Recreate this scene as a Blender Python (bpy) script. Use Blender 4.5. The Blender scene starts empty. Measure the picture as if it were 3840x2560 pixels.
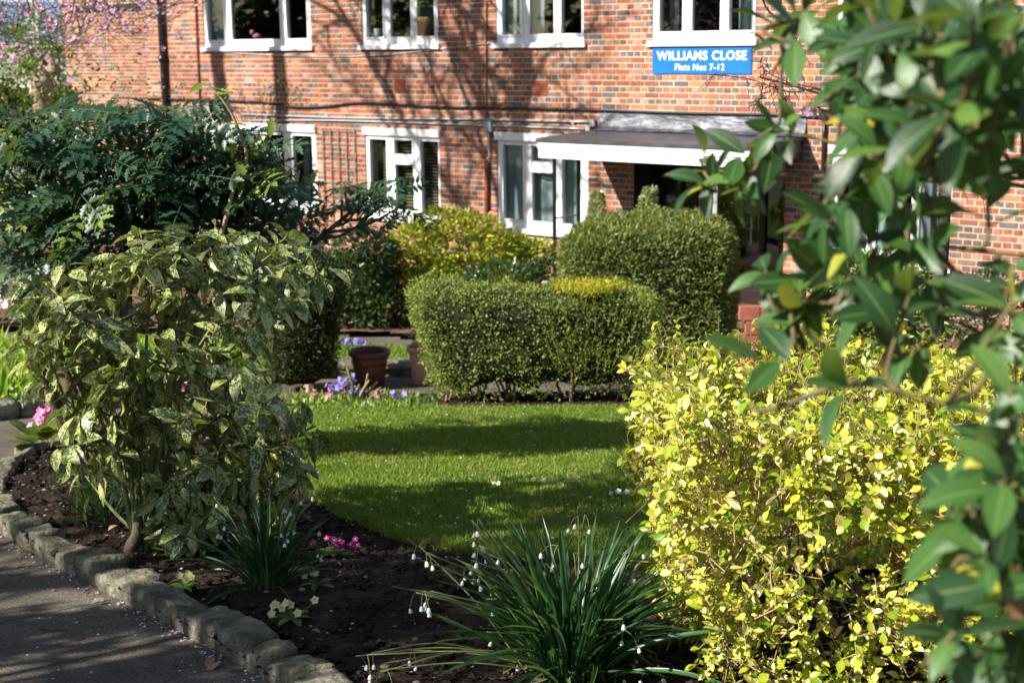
import bpy, math, random
import numpy as np
from mathutils import Matrix, Vector
rng = np.random.default_rng(7); random.seed(7)
sc = bpy.context.scene; col = sc.collection

# ------------------------------------------------------------------ camera, sky, sun, exposure
ZC = 3.3; PITCH = math.radians(11.45); ROLL = 0.008; FPX = 3840 * 50 / 36
cp, sp, cr, sr = math.cos(PITCH), math.sin(PITCH), math.cos(ROLL), math.sin(ROLL)
fwd = Vector((0, cp, -sp)); up0 = Vector((0, sp, cp)); rt0 = Vector((1, 0, 0))
rt = rt0 * cr - up0 * sr; up = rt0 * sr + up0 * cr
cd = bpy.data.cameras.new('camera'); cam = bpy.data.objects.new('camera', cd); col.objects.link(cam)
cam.matrix_world = Matrix(((rt.x, up.x, -fwd.x, 0), (rt.y, up.y, -fwd.y, 0), (rt.z, up.z, -fwd.z, ZC), (0, 0, 0, 1)))
cd.lens = 50; cd.sensor_width = 36; cd.clip_start = 0.05; cd.clip_end = 900
cd.dof.use_dof = True; cd.dof.focus_distance = 5.3; cd.dof.aperture_fstop = 4.6; cd.dof.aperture_blades = 7
sc.camera = cam
SUN_D = Vector((0.728, 0.353, -0.588)).normalized()
w = bpy.data.worlds.new('World'); sc.world = w; w.use_nodes = True
nt = w.node_tree; sky = nt.nodes.new('ShaderNodeTexSky'); sky.sky_type = 'NISHITA'; sky.sun_disc = False
sky.sun_elevation = math.asin(-SUN_D.z); sky.sun_rotation = math.atan2(-SUN_D.x, -SUN_D.y)
nt.links.new(sky.outputs[0], nt.nodes['Background'].inputs[0]); nt.nodes['Background'].inputs[1].default_value = 0.064
sl = bpy.data.lights.new('sun', 'SUN'); sl.energy = 5.0; sl.angle = math.radians(0.53); sl.color = (1.0, 0.94, 0.84)
so = bpy.data.objects.new('sun', sl); col.objects.link(so); so.rotation_euler = SUN_D.to_track_quat('-Z', 'Y').to_euler(); so.location = (-20, -8, 25)
vs = sc.view_settings; vs.view_transform = 'Standard'; vs.look = 'None'; vs.exposure = 1.15; vs.gamma = 1.0; vs.use_curve_mapping = False
cy = sc.cycles
cy.use_denoising = True; cy.max_bounces = 6; cy.diffuse_bounces = 3; cy.glossy_bounces = 3; cy.transmission_bounces = 4; cy.transparent_max_bounces = 8
cy.caustics_reflective = False; cy.caustics_refractive = False; cy.sample_clamp_indirect = 6

# ------------------------------------------------------------------ geometry of the site
def ray(px, py):
    x = (px - 1920) / FPX; y = -(py - 1280) / FPX
    d = rt * x + up * y + fwd
    return np.array(d)
def at(px, py, Y):                                   # site survey: a photo position at ground distance Y
    d = ray(px, py); return d * (Y / d[1]) + np.array((0, 0, ZC))
def G(Y):                                            # the garden falls away from the camera and levels at the house
    Y = np.asarray(Y, float); Yc = np.maximum(Y, 0)
    t = np.clip((Yc - 11) / 7, 0, 1)
    return ZC + np.where(Yc <= 11, -1.5 - .12 * Yc, -2.82 - .84 * (t - t * t / 2)) + np.where(Y < 0, 0, 0)
def gp(px, py, dz=0):
    d = ray(px, py); lo, hi = .5, 80.
    for _ in range(50):
        m = (lo + hi) / 2
        if d[2] / d[1] * m + ZC > G(m) + dz: lo = m
        else: hi = m
    return d * lo / d[1] + np.array((0, 0, ZC))
PHI = math.radians(39.5); WU = np.array((math.cos(PHI), -math.sin(PHI), 0)); WN = np.array((-math.sin(PHI), -math.cos(PHI), 0)); WA = np.array((0, 20.08, 0))
def wp(s, o, z): return WA + WU * s + WN * o + np.array((0, 0, z))
def ws(px, py, o=0):
    d = ray(px, py); a = WA + WN * o; t = (a @ WN) / (d @ WN); p = d * t
    return float((p - a) @ WU), float(p[2] + ZC)
def proj(P):
    P = np.asarray(P, float) - np.array((0, 0, ZC)); f = P @ np.array(fwd); x = P @ np.array(rt); y = P @ np.array(up)
    return 1920 + FPX * x / f, 1280 - FPX * y / f, f
def inpoly(x, y, poly):
    x = np.asarray(x); y = np.asarray(y); r = np.zeros(x.shape, bool); n = len(poly)
    for i in range(n):
        x0, y0 = poly[i]; x1, y1 = poly[(i + 1) % n]
        c = ((y0 > y) != (y1 > y)) & (x < (x1 - x0) * (y - y0) / (y1 - y0 + 1e-12) + x0); r ^= c
    return r
_nd = rng.normal(size=(24, 3)); _np = rng.uniform(0, 6.28, 24)
def vnoise(P, f, k=0):                               # cheap smooth noise, about -1..1
    P = np.atleast_2d(P); s = 0
    for i in range(8):
        j = (i + k * 5) % 24; s = s + np.sin(P @ (_nd[j] * f * (1 + .35 * i)) + _np[j]) / (1 + .25 * i)
    return s / 2.6

# ------------------------------------------------------------------ object helpers
WM = {}
def link(o): col.objects.link(o); return o
def tag(o, label=None, cat=None, group=None, kind=None):
    if label: o['label'] = label
    if cat: o['category'] = cat
    if group: o['group'] = group
    if kind: o['kind'] = kind
    return o
def thing(name, label, cat, loc, group=None):
    o = link(bpy.data.objects.new(name, None)); o.empty_display_size = .1
    o.location = loc; WM[o] = Matrix.Translation(Vector(loc)); return tag(o, label, cat, group)
def part(name, me, mat, parent=None, mw=None, kind=None, label=None):
    o = link(bpy.data.objects.new(name, me))
    if mat is not None and not me.materials: me.materials.append(mat)
    mw = mw if mw is not None else Matrix.Identity(4); WM[o] = mw
    if parent is not None:
        o.parent = parent; o.matrix_parent_inverse = WM[parent].inverted()
    o.matrix_basis = mw
    if kind: o['kind'] = kind
    if label: o['label'] = label
    return o
def npmesh(name, V, F, uv=None, rnd=None, colr=None, smooth=False):
    V = np.asarray(V, np.float32); me = bpy.data.meshes.new(name)
    Fs = F if isinstance(F, list) else [F]; Fs = [np.asarray(f, np.int32) for f in Fs if len(f)]
    tot = np.concatenate([np.full(len(f), f.shape[1], np.int32) for f in Fs]); idx = np.concatenate([f.ravel() for f in Fs])
    me.vertices.add(len(V)); me.vertices.foreach_set('co', V.ravel())
    me.loops.add(len(idx)); me.loops.foreach_set('vertex_index', idx)
    me.polygons.add(len(tot)); me.polygons.foreach_set('loop_start', np.concatenate([[0], np.cumsum(tot)[:-1]]).astype(np.int32))
    me.polygons.foreach_set('loop_total', tot)
    me.polygons.foreach_set('use_smooth', np.full(len(tot), bool(smooth)))
    if uv is not None:
        l = me.uv_layers.new(name='UVMap'); l.data.foreach_set('uv', np.asarray(uv, np.float32)[idx].ravel())
    if rnd is not None:
        a = me.attributes.new('rnd', 'FLOAT', 'FACE'); a.data.foreach_set('value', np.asarray(rnd, np.float32))
    if colr is not None:
        a = me.attributes.new('col', 'FLOAT_COLOR', 'FACE'); c = np.ones((len(tot), 4), np.float32); c[:, :3] = colr; a.data.foreach_set('color', c.ravel())
    me.update(calc_edges=True); me.validate(); return me
class MB:
    def __init__(s): s.V = []; s.F4 = []; s.F3 = []; s.n = 0
    def add(s, V, F):
        F = np.asarray(F); V = np.asarray(V, float)
        (s.F4 if F.shape[1] == 4 else s.F3).append(F + s.n); s.V.append(V); s.n += len(V); return s
    def mesh(s, name, smooth=False, **k):
        F = [np.concatenate(f) for f in (s.F4, s.F3) if f]; return npmesh(name, np.concatenate(s.V), F, smooth=smooth, **k)
BOXF = np.array([(0, 3, 2, 1), (4, 5, 6, 7), (0, 1, 5, 4), (1, 2, 6, 5), (2, 3, 7, 6), (3, 0, 4, 7)])
def corners(fn, a0, a1, b0, b1, c0, c1):
    return np.array([fn(a0, b0, c0), fn(a1, b0, c0), fn(a1, b1, c0), fn(a0, b1, c0), fn(a0, b0, c1), fn(a1, b0, c1), fn(a1, b1, c1), fn(a0, b1, c1)])
def wbox(mb, s0, s1, z0, z1, o0, o1): mb.add(corners(lambda s, o, z: wp(s, o, z), s0, s1, o0, o1, z0, z1), BOXF); return mb
def box(mb, x0, x1, y0, y1, z0, z1): mb.add(corners(lambda a, b, c: (a, b, c), x0, x1, y0, y1, z0, z1), BOXF); return mb
def tubeVF(P, R, n=6):
    P = np.asarray(P, float); m = len(P); R = np.full(m, R) if np.isscalar(R) else np.asarray(R, float)
    T = np.gradient(P, axis=0); T /= np.linalg.norm(T, axis=1, keepdims=True) + 1e-9
    ref = np.array((0, 0, 1.)) if abs(T[:, 2]).mean() < .8 else np.array((1., 0, 0))
    A = np.cross(T, ref); A /= np.linalg.norm(A, axis=1, keepdims=True) + 1e-9; B = np.cross(T, A)
    th = np.arange(n) * 2 * math.pi / n
    V = P[:, None] + R[:, None, None] * (np.cos(th)[None, :, None] * A[:, None] + np.sin(th)[None, :, None] * B[:, None])
    i = np.arange(m - 1)[:, None] * n; j = np.arange(n)[None]
    F = np.stack([i + j, i + (j + 1) % n, i + n + (j + 1) % n, i + n + j], -1).reshape(-1, 4)
    V = np.concatenate([V.reshape(-1, 3), P[:1], P[-1:]]); e = m * n; jj = np.arange(n); o = (m - 1) * n
    F3 = np.concatenate([np.stack([np.full(n, e), (jj + 1) % n, jj], -1), np.stack([np.full(n, e + 1), o + jj, o + (jj + 1) % n], -1)])
    return V, F, F3
def tube(mb, P, R, n=6):
    V, F, F3 = tubeVF(P, R, n); k = mb.n; mb.V.append(V); mb.F4.append(F + k); mb.F3.append(F3 + k); mb.n += len(V); return mb
def lathe(mb, prof, c, n=28, caps=False):
    th = np.arange(n) * 2 * math.pi / n; prof = np.asarray(prof, float); m = len(prof)
    V = np.stack([prof[:, 0, None] * np.cos(th), prof[:, 0, None] * np.sin(th), np.repeat(prof[:, 1, None], n, 1)], -1).reshape(-1, 3) + np.asarray(c)
    i = np.arange(m - 1)[:, None] * n; j = np.arange(n)[None]
    mb.add(V, np.stack([i + j, i + (j + 1) % n, i + n + (j + 1) % n, i + n + j], -1).reshape(-1, 4)); return mb
def curve(pts, n=10):                                # Catmull-Rom through the given points
    P = np.asarray(pts, float)
    if len(P) == 2: return P[0] + (P[1] - P[0]) * np.linspace(0, 1, n)[:, None]
    Q = np.concatenate([[2 * P[0] - P[1]], P, [2 * P[-1] - P[-2]]]); out = []
    k = max(2, n // (len(P) - 1))
    for i in range(len(P) - 1):
        a, b, c, d = Q[i:i + 4]
        for t in np.linspace(0, 1, k, endpoint=False):
            out.append(.5 * (2 * b + (c - a) * t + (2 * a - 5 * b + 4 * c - d) * t * t + (3 * b - a - 3 * c + d) * t ** 3))
    out.append(P[-1]); return np.array(out)
ICO = None
def ico():
    global ICO
    if ICO is None:
        t = (1 + 5 ** .5) / 2
        V = np.array([(-1, t, 0), (1, t, 0), (-1, -t, 0), (1, -t, 0), (0, -1, t), (0, 1, t), (0, -1, -t), (0, 1, -t), (t, 0, -1), (t, 0, 1), (-t, 0, -1), (-t, 0, 1)]); V = V / np.linalg.norm(V[0])
        F = np.array([(0, 11, 5), (0, 5, 1), (0, 1, 7), (0, 7, 10), (0, 10, 11), (1, 5, 9), (5, 11, 4), (11, 10, 2), (10, 7, 6), (7, 1, 8), (3, 9, 4), (3, 4, 2), (3, 2, 6), (3, 6, 8), (3, 8, 9), (4, 9, 5), (2, 4, 11), (6, 2, 10), (8, 6, 7), (9, 8, 1)])
        ICO = (V, F)
    return ICO

# ------------------------------------------------------------------ materials
def newmat(name):
    m = bpy.data.materials.new(name); m.use_nodes = True; n = m.node_tree; b = n.nodes['Principled BSDF']; return m, n, b
def N(n, t, **k):
    o = n.nodes.new(t)
    for a, v in k.items(): setattr(o, a, v)
    return o
def ramp(n, stops):
    r = N(n, 'ShaderNodeValToRGB'); e = r.color_ramp.elements
    while len(e) < len(stops): e.new(.5)
    for q, (p, c) in zip(e, stops): q.position = p; q.color = (*c, 1)
    return r
def pmat(name, stops, scale=8, rough=.8, bump=.0, bscale=None, spec=.3, metal=0, detail=6, coords='Object', stretch=None, dirt=None):
    m, n, b = newmat(name); L = n.links.new
    tc = N(n, 'ShaderNodeTexCoord'); src = tc.outputs[coords]
    if stretch:
        mp = N(n, 'ShaderNodeMapping'); mp.inputs['Scale'].default_value = stretch; L(src, mp.inputs[0]); src = mp.outputs[0]
    tx = N(n, 'ShaderNodeTexNoise'); tx.inputs['Scale'].default_value = scale; tx.inputs['Detail'].default_value = detail; tx.inputs['Roughness'].default_value = .65; L(src, tx.inputs['Vector'])
    r = ramp(n, stops); L(tx.outputs['Fac'], r.inputs[0]); L(r.outputs[0], b.inputs['Base Color'])
    for (ds_, lo_, hi_) in (dirt or []):
        prev = b.inputs['Base Color'].links[0].from_socket; t3 = N(n, 'ShaderNodeTexNoise'); t3.inputs['Scale'].default_value = ds_; t3.inputs['Detail'].default_value = 3; L(src, t3.inputs['Vector']); r3 = ramp(n, [(.38, lo_), (.62, hi_)]); L(t3.outputs['Fac'], r3.inputs[0])
        x = N(n, 'ShaderNodeMix', data_type='RGBA', blend_type='MULTIPLY'); x.inputs['Factor'].default_value = 1; L(prev, x.inputs['A']); L(r3.outputs[0], x.inputs['B']); L(x.outputs['Result'], b.inputs['Base Color'])
    b.inputs['Roughness'].default_value = rough; b.inputs['Specular IOR Level'].default_value = spec; b.inputs['Metallic'].default_value = metal
    if bump:
        t2 = N(n, 'ShaderNodeTexNoise'); t2.inputs['Scale'].default_value = bscale or scale * 6; t2.inputs['Detail'].default_value = 5; L(src, t2.inputs['Vector'])
        bp = N(n, 'ShaderNodeBump'); bp.inputs['Strength'].default_value = bump; bp.inputs['Distance'].default_value = .02; L(t2.outputs['Fac'], bp.inputs['Height']); L(bp.outputs[0], b.inputs['Normal'])
    return m
def flat(name, c, rough=.6, spec=.4, metal=0, var=.12, scale=14):
    c = np.array(c); return pmat(name, [(.3, tuple(c * (1 - var))), (.7, tuple(np.minimum(c * (1 + var), 1)))], scale, rough, .08, 60, spec, metal)
def leafmat(name, stops, transl=.3, rough=.4, vein=None, spots=None, spec=.5, veinw=.035, back=None, ribs=0, tcol=(.45, .6, .06), blot=None):
    m, n, b = newmat(name); L = n.links.new
    at_ = N(n, 'ShaderNodeAttribute', attribute_name='rnd'); oi = N(n, 'ShaderNodeObjectInfo')
    ad = N(n, 'ShaderNodeMath', operation='ADD'); L(at_.outputs['Fac'], ad.inputs[0]); L(oi.outputs['Random'], ad.inputs[1])
    fr = N(n, 'ShaderNodeMath', operation='FRACT'); L(ad.outputs[0], fr.inputs[0])
    r = ramp(n, stops); L(fr.outputs[0], r.inputs[0]); colr = r.outputs[0]
    uv = N(n, 'ShaderNodeUVMap'); sep = N(n, 'ShaderNodeSeparateXYZ'); L(uv.outputs[0], sep.inputs[0])
    def mix(fac, a, bcol):
        x = N(n, 'ShaderNodeMix', data_type='RGBA'); L(fac, x.inputs['Factor']); L(a, x.inputs['A'])
        if isinstance(bcol, tuple): x.inputs['B'].default_value = (*bcol, 1)
        else: L(bcol, x.inputs['B'])
        return x.outputs['Result']
    if spots:
        sc_, th, scol = spots
        mp = N(n, 'ShaderNodeVectorMath', operation='MULTIPLY'); L(uv.outputs[0], mp.inputs[0]); mp.inputs[1].default_value = (.5, 1.1, 1)
        of = N(n, 'ShaderNodeMath', operation='MULTIPLY'); L(fr.outputs[0], of.inputs[0]); of.inputs[1].default_value = 63.
        va = N(n, 'ShaderNodeVectorMath', operation='ADD'); L(mp.outputs[0], va.inputs[0]); L(of.outputs[0], va.inputs[1])
        tx = N(n, 'ShaderNodeTexNoise'); tx.inputs['Scale'].default_value = sc_; tx.inputs['Detail'].default_value = 4; tx.inputs['Roughness'].default_value = .72; L(va.outputs[0], tx.inputs['Vector'])
        t2 = N(n, 'ShaderNodeTexNoise'); t2.inputs['Scale'].default_value = 1.7; L(va.outputs[0], t2.inputs['Vector'])
        a2 = N(n, 'ShaderNodeMath', operation='MULTIPLY_ADD'); L(t2.outputs['Fac'], a2.inputs[0]); a2.inputs[1].default_value = .45; L(tx.outputs['Fac'], a2.inputs[2])
        rr = ramp(n, [(th, (0, 0, 0)), (th + .03, (1, 1, 1))]); L(a2.outputs[0], rr.inputs[0]); colr = mix(rr.outputs[0], colr, scol)
    if blot:
        tc = N(n, 'ShaderNodeTexCoord'); tx = N(n, 'ShaderNodeTexNoise'); tx.inputs['Scale'].default_value = blot[0]; L(tc.outputs['Object'], tx.inputs['Vector'])
        rr = ramp(n, [(blot[1], (0, 0, 0)), (blot[1] + .12, (1, 1, 1))]); L(tx.outputs['Fac'], rr.inputs[0]); colr = mix(rr.outputs[0], colr, blot[2])
    if vein:
        s1 = N(n, 'ShaderNodeMath', operation='SUBTRACT'); L(sep.outputs[0], s1.inputs[0]); s1.inputs[1].default_value = .5
        s2 = N(n, 'ShaderNodeMath', operation='ABSOLUTE'); L(s1.outputs[0], s2.inputs[0])
        rr = ramp(n, [(veinw * .5, (1, 1, 1)), (veinw, (0, 0, 0))]); L(s2.outputs[0], rr.inputs[0]); colr = mix(rr.outputs[0], colr, vein)
    L(colr, b.inputs['Base Color']); b.inputs['Roughness'].default_value = rough; b.inputs['Specular IOR Level'].default_value = spec
    if ribs:
        s1 = N(n, 'ShaderNodeMath', operation='SUBTRACT'); L(sep.outputs[0], s1.inputs[0]); s1.inputs[1].default_value = .5
        s2 = N(n, 'ShaderNodeMath', operation='ABSOLUTE'); L(s1.outputs[0], s2.inputs[0])
        s3 = N(n, 'ShaderNodeMath', operation='MULTIPLY_ADD'); L(s2.outputs[0], s3.inputs[0]); s3.inputs[1].default_value = -.9; L(sep.outputs[1], s3.inputs[2])
        s4 = N(n, 'ShaderNodeMath', operation='MULTIPLY'); L(s3.outputs[0], s4.inputs[0]); s4.inputs[1].default_value = ribs * 6.283
        s5 = N(n, 'ShaderNodeMath', operation='SINE'); L(s4.outputs[0], s5.inputs[0])
        bp = N(n, 'ShaderNodeBump'); bp.inputs['Strength'].default_value = .12; bp.inputs['Distance'].default_value = .003; L(s5.outputs[0], bp.inputs['Height']); L(bp.outputs[0], b.inputs['Normal'])
    tr = N(n, 'ShaderNodeBsdfTranslucent'); mx = N(n, 'ShaderNodeMixShader'); mx.inputs[0].default_value = transl
    tm = N(n, 'ShaderNodeMix', data_type='RGBA'); tm.inputs['Factor'].default_value = .45; L(colr, tm.inputs['A']); tm.inputs['B'].default_value = (*tcol, 1)
    L(tm.outputs['Result'], tr.inputs['Color']); L(b.outputs[0], mx.inputs[1]); L(tr.outputs[0], mx.inputs[2]); L(mx.outputs[0], n.nodes['Material Output'].inputs[0])
    return m
M = {}
def brickmat(name, single):
    m, n, b = newmat(name); L = n.links.new
    if single: src = N(n, 'ShaderNodeObjectInfo').outputs['Color']
    else: src = N(n, 'ShaderNodeAttribute', attribute_name='col').outputs['Color']
    g = N(n, 'ShaderNodeNewGeometry'); tx = N(n, 'ShaderNodeTexNoise'); tx.inputs['Scale'].default_value = 22; tx.inputs['Detail'].default_value = 5; L(g.outputs['Position'], tx.inputs['Vector'])
    r = ramp(n, [(.25, (.62, .6, .62)), (.5, (1, 1, 1)), (.78, (1.25, 1.2, 1.15))]); L(tx.outputs['Fac'], r.inputs[0])
    x = N(n, 'ShaderNodeMix', data_type='RGBA', blend_type='MULTIPLY'); x.inputs['Factor'].default_value = 1; L(src, x.inputs['A']); L(r.outputs[0], x.inputs['B']); L(x.outputs['Result'], b.inputs['Base Color'])
    t4 = N(n, 'ShaderNodeTexNoise'); t4.inputs['Scale'].default_value = .8; L(g.outputs['Position'], t4.inputs['Vector']); r4 = ramp(n, [(.35, (.74, .72, .74)), (.65, (1.1, 1.08, 1.08))]); L(t4.outputs['Fac'], r4.inputs[0]); x2 = N(n, 'ShaderNodeMix', data_type='RGBA', blend_type='MULTIPLY'); x2.inputs['Factor'].default_value = 1; L(x.outputs['Result'], x2.inputs['A']); L(r4.outputs[0], x2.inputs['B']); L(x2.outputs['Result'], b.inputs['Base Color'])
    b.inputs['Roughness'].default_value = .85; b.inputs['Specular IOR Level'].default_value = .2
    bp = N(n, 'ShaderNodeBump'); bp.inputs['Strength'].default_value = .4; bp.inputs['Distance'].default_value = .004
    t2 = N(n, 'ShaderNodeTexNoise'); t2.inputs['Scale'].default_value = 160; L(g.outputs['Position'], t2.inputs['Vector']); L(t2.outputs['Fac'], bp.inputs['Height']); L(bp.outputs[0], b.inputs['Normal'])
    return m
M['brick1'] = brickmat('brick_single', True); M['bricks'] = brickmat('brick_mass', False)
M['mortar'] = pmat('mortar', [(.3, (.5, .39, .26)), (.7, (.66, .53, .37))], 5, .95, .3, 120, .1, dirt=[(.8, (.78, .76, .74), (1.05, 1.05, 1.05))])
M['white'] = pmat('white_paint', [(.3, (.74, .75, .77)), (.7, (.82, .83, .84))], 3, .35, .03, 20, .5)
M['black'] = flat('black_paint', (.012, .012, .014), .35, .5)
M['grey'] = pmat('galvanised', [(.3, (.33, .36, .38)), (.7, (.48, .5, .52))], 20, .4, .05, 60, .5, .3)
M['glintpost'] = pmat('post_highlight', [(.35, (.1, .11, .13)), (.55, (.55, .57, .62))], 9, .5)  # sun highlight of a glossy dark post, put into the colour
M['redpipe'] = pmat('red_oxide_pipe', [(.3, (.16, .035, .02)), (.7, (.26, .07, .035))], 9, .5)
M['orangepipe'] = flat('copper_pipe', (.36, .13, .05), .5)
M['blackpipe'] = pmat('black_pipe', [(.0, (.012, .013, .016)), (.62, (.016, .017, .02)), (.7, (.3, .31, .33))], 2.5, .3, .02, 20, .6)
M['lead'] = pmat('lead_flashing', [(.36, (.018, .02, .028)), (.52, (.07, .075, .095)), (.72, (.24, .25, .29))], 3.5, .45, .6, 9, .5, .2, stretch=(1, 1, 3))
M['felt'] = pmat('roofing_felt', [(.3, (.02, .021, .026)), (.7, (.07, .07, .08))], 6, .45, .3, 40, .5)
M['cable'] = flat('cable_black', (.014, .014, .016), .45)
M['wcable'] = flat('cable_white', (.5, .48, .44), .5)
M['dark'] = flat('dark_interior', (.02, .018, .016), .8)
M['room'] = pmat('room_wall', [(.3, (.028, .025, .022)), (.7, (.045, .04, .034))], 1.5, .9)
M['curtain'] = pmat('net_curtain', [(.3, (.26, .32, .33)), (.7, (.46, .53, .54))], 1.6, .9, stretch=(6, 6, .5))
M['blind'] = flat('blind_slat', (.30, .22, .13), .5)
M['door'] = flat('door_dark', (.022, .012, .01), .4)
M['blue'] = pmat('sign_blue', [(.3, (.005, .12, .62)), (.7, (.01, .17, .75))], 2, .35, spec=.5)
M['trellis'] = flat('trellis_wood', (.22, .15, .12), .8)
M['terracotta'] = pmat('terracotta_plastic', [(.3, (.13, .04, .03)), (.7, (.2, .065, .045))], 6, .45, .05, 60, .4)
M['terra2'] = pmat('terracotta_orange', [(.3, (.42, .12, .04)), (.7, (.58, .19, .07))], 9, .7, .1, 80)
M['palepot'] = pmat('pale_terracotta', [(.3, (.38, .22, .16)), (.7, (.5, .32, .24))], 9, .8, .1, 80)
M['soil'] = pmat('soil', [(.25, (.012, .0085, .0065)), (.55, (.026, .0185, .014)), (.8, (.05, .037, .028))], 14, .95, 1., 45, .15, dirt=[(1.6, (.75, .75, .75), (1.75, 1.65, 1.55))])
M['clod'] = pmat('soil_clod', [(.25, (.012, .0085, .0065)), (.55, (.03, .021, .016)), (.8, (.06, .044, .034))], 30, .95, .6, 120, .1, dirt=[(1.6, (.75, .75, .75), (1.75, 1.65, 1.55))])
M['path'] = pmat('worn_concrete', [(.2, (.085, .073, .057)), (.42, (.15, .13, .104)), (.6, (.19, .166, .135)), (.82, (.31, .275, .23))], 4.5, .9, .7, 190, .25, detail=12, dirt=[(.9, (.68, .66, .64), (1.05, 1.05, 1.05)), (90, (.6, .6, .6), (1.25, 1.22, 1.2))])
M['stone'] = pmat('edging_stone', [(.2, (.085, .075, .06)), (.42, (.19, .17, .138)), (.6, (.285, .26, .215)), (.8, (.42, .39, .335))], 13, .92, 1., 42, .2, detail=10, dirt=[(2.6, (.62, .64, .66), (1.12, 1.08, 1.0)), (7, (.7, .74, .55), (1.1, 1.1, 1.1))])
M['bark'] = pmat('bark', [(.3, (.05, .033, .022)), (.7, (.17, .12, .085))], 14, .9, .7, 50, .15, stretch=(1, 1, .25))
M['tan_twig'] = pmat('tan_twig', [(.3, (.22, .14, .07)), (.7, (.42, .3, .17))], 20, .8, .2, 80, .2)
M['dark_twig'] = pmat('dark_twig', [(.3, (.03, .022, .018)), (.7, (.075, .055, .042))], 20, .8)
M['lichen'] = pmat('lichen_bark', [(.35, (.035, .03, .025)), (.55, (.08, .07, .05)), (.7, (.25, .27, .12))], 26, .9, .5, 60)
M['green_stem'] = pmat('green_stem', [(.3, (.07, .1, .03)), (.7, (.15, .17, .06))], 20, .5)
M['ground'] = pmat('rough_grass_ground', [(.3, (.03, .045, .012)), (.5, (.06, .07, .02)), (.75, (.1, .08, .045))], 1.2, .95, .6, 20)
M['turf'] = pmat('turf', [(.3, (.04, .075, .01)), (.6, (.075, .13, .018)), (.8, (.1, .14, .03))], 7, .95, .5, 90)
M['grass'] = leafmat('grass_blade', [(0, (.075, .155, .014)), (.5, (.155, .265, .022)), (.85, (.25, .33, .035)), (1, (.34, .33, .11))], .42, .5, spec=.3, blot=(1.9, .56, (.2, .24, .045)))
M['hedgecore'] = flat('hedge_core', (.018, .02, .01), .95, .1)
M['box'] = leafmat('lonicera_leaf', [(0, (.06, .1, .016)), (.35, (.15, .205, .034)), (.75, (.235, .285, .055)), (.95, (.32, .33, .09)), (1, (.3, .21, .11))], .25, .5, spec=.25)
M['yewleaf'] = leafmat('yew_needle', [(0, (.04, .075, .012)), (.4, (.1, .145, .025)), (.8, (.18, .21, .045)), (1, (.26, .2, .08))], .2, .5, spec=.3)
M['yewshade'] = leafmat('yew_shaded', [(0, (.012, .025, .007)), (.5, (.025, .045, .012)), (1, (.05, .07, .02))], .15, .5, spec=.3)  # needle copy darkened in colour for the bush in shade
M['golden'] = leafmat('golden_sprig', [(0, (.36, .33, .02)), (.5, (.55, .46, .03)), (1, (.3, .33, .04))], .35, .45)
M['sprig'] = leafmat('green_sprig', [(0, (.1, .17, .02)), (1, (.22, .28, .04))], .3, .45)
M['choisya'] = leafmat('golden_choisya', [(0, (.12, .21, .012)), (.4, (.28, .35, .015)), (.7, (.5, .48, .03)), (1, (.66, .56, .08))], .35, .4)
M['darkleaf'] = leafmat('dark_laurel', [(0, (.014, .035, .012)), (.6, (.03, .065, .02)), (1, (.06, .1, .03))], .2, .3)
M['variegated'] = leafmat('variegated_small', [(0, (.08, .2, .1)), (.5, (.28, .33, .13)), (1, (.52, .5, .22))], .25, .4)
M['euonymus'] = leafmat('euonymus_leaf', [(0, (.02, .06, .012)), (.55, (.07, .14, .025)), (.85, (.2, .26, .05)), (1, (.5, .43, .1))], .25, .28, spec=.6)
M['privet'] = leafmat('golden_privet', [(0, (.1, .22, .012)), (.22, (.27, .4, .02)), (.5, (.54, .55, .05)), (.75, (.72, .65, .11)), (.92, (.8, .73, .25)), (1, (.82, .78, .5))], .36, .33, spec=.5, tcol=(.62, .62, .03))
M['laurel'] = leafmat('laurel_leaf', [(0, (.01, .03, .01)), (.4, (.02, .068, .018)), (.78, (.045, .12, .026)), (.965, (.1, .19, .03)), (.985, (.3, .3, .02)), (1, (.42, .36, .03))], .27, .42, vein=(.14, .22, .06), spec=.55, veinw=.04, ribs=7)
M['deadleaf'] = leafmat('dead_leaf', [(0, (.2, .1, .045)), (.5, (.33, .2, .1)), (1, (.46, .33, .19))], .2, .7, spec=.2)
M['aucuba'] = leafmat('aucuba_leaf', [(0, (.018, .055, .024)), (.5, (.03, .08, .03)), (.8, (.055, .12, .03)), (.92, (.11, .17, .03)), (1, (.22, .27, .035))], .22, .33, vein=(.08, .14, .05), spots=(10, .722, (.52, .52, .19)), spec=.55, tcol=(.4, .5, .05), ribs=5)
M['mahonia'] = leafmat('mahonia_leaf', [(0, (.01, .036, .02)), (.5, (.02, .062, .032)), (.88, (.036, .088, .036)), (.95, (.14, .2, .03)), (1, (.3, .32, .08))], .15, .42, spec=.4, vein=(.05, .1, .05))
M['mahfruit'] = leafmat('mahonia_raceme', [(0, (.2, .2, .05)), (1, (.36, .22, .12))], .2, .5)
M['strap'] = leafmat('strap_leaf', [(0, (.014, .055, .022)), (.6, (.028, .095, .03)), (.9, (.06, .14, .035)), (1, (.13, .22, .05))], .25, .36, spec=.5, tcol=(.2, .42, .05))
M['brightleaf'] = leafmat('bright_leaf', [(0, (.1, .22, .02)), (.5, (.2, .33, .03)), (1, (.36, .42, .06))], .4, .4)
M['midleaf'] = leafmat('mid_leaf', [(0, (.05, .12, .02)), (.5, (.1, .19, .03)), (1, (.2, .27, .05))], .3, .4)
M['bergenia'] = leafmat('bergenia_leaf', [(0, (.05, .13, .03)), (.5, (.12, .22, .04)), (.85, (.26, .33, .07)), (1, (.4, .16, .07))], .35, .3, vein=(.25, .32, .1), ribs=4)
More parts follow.
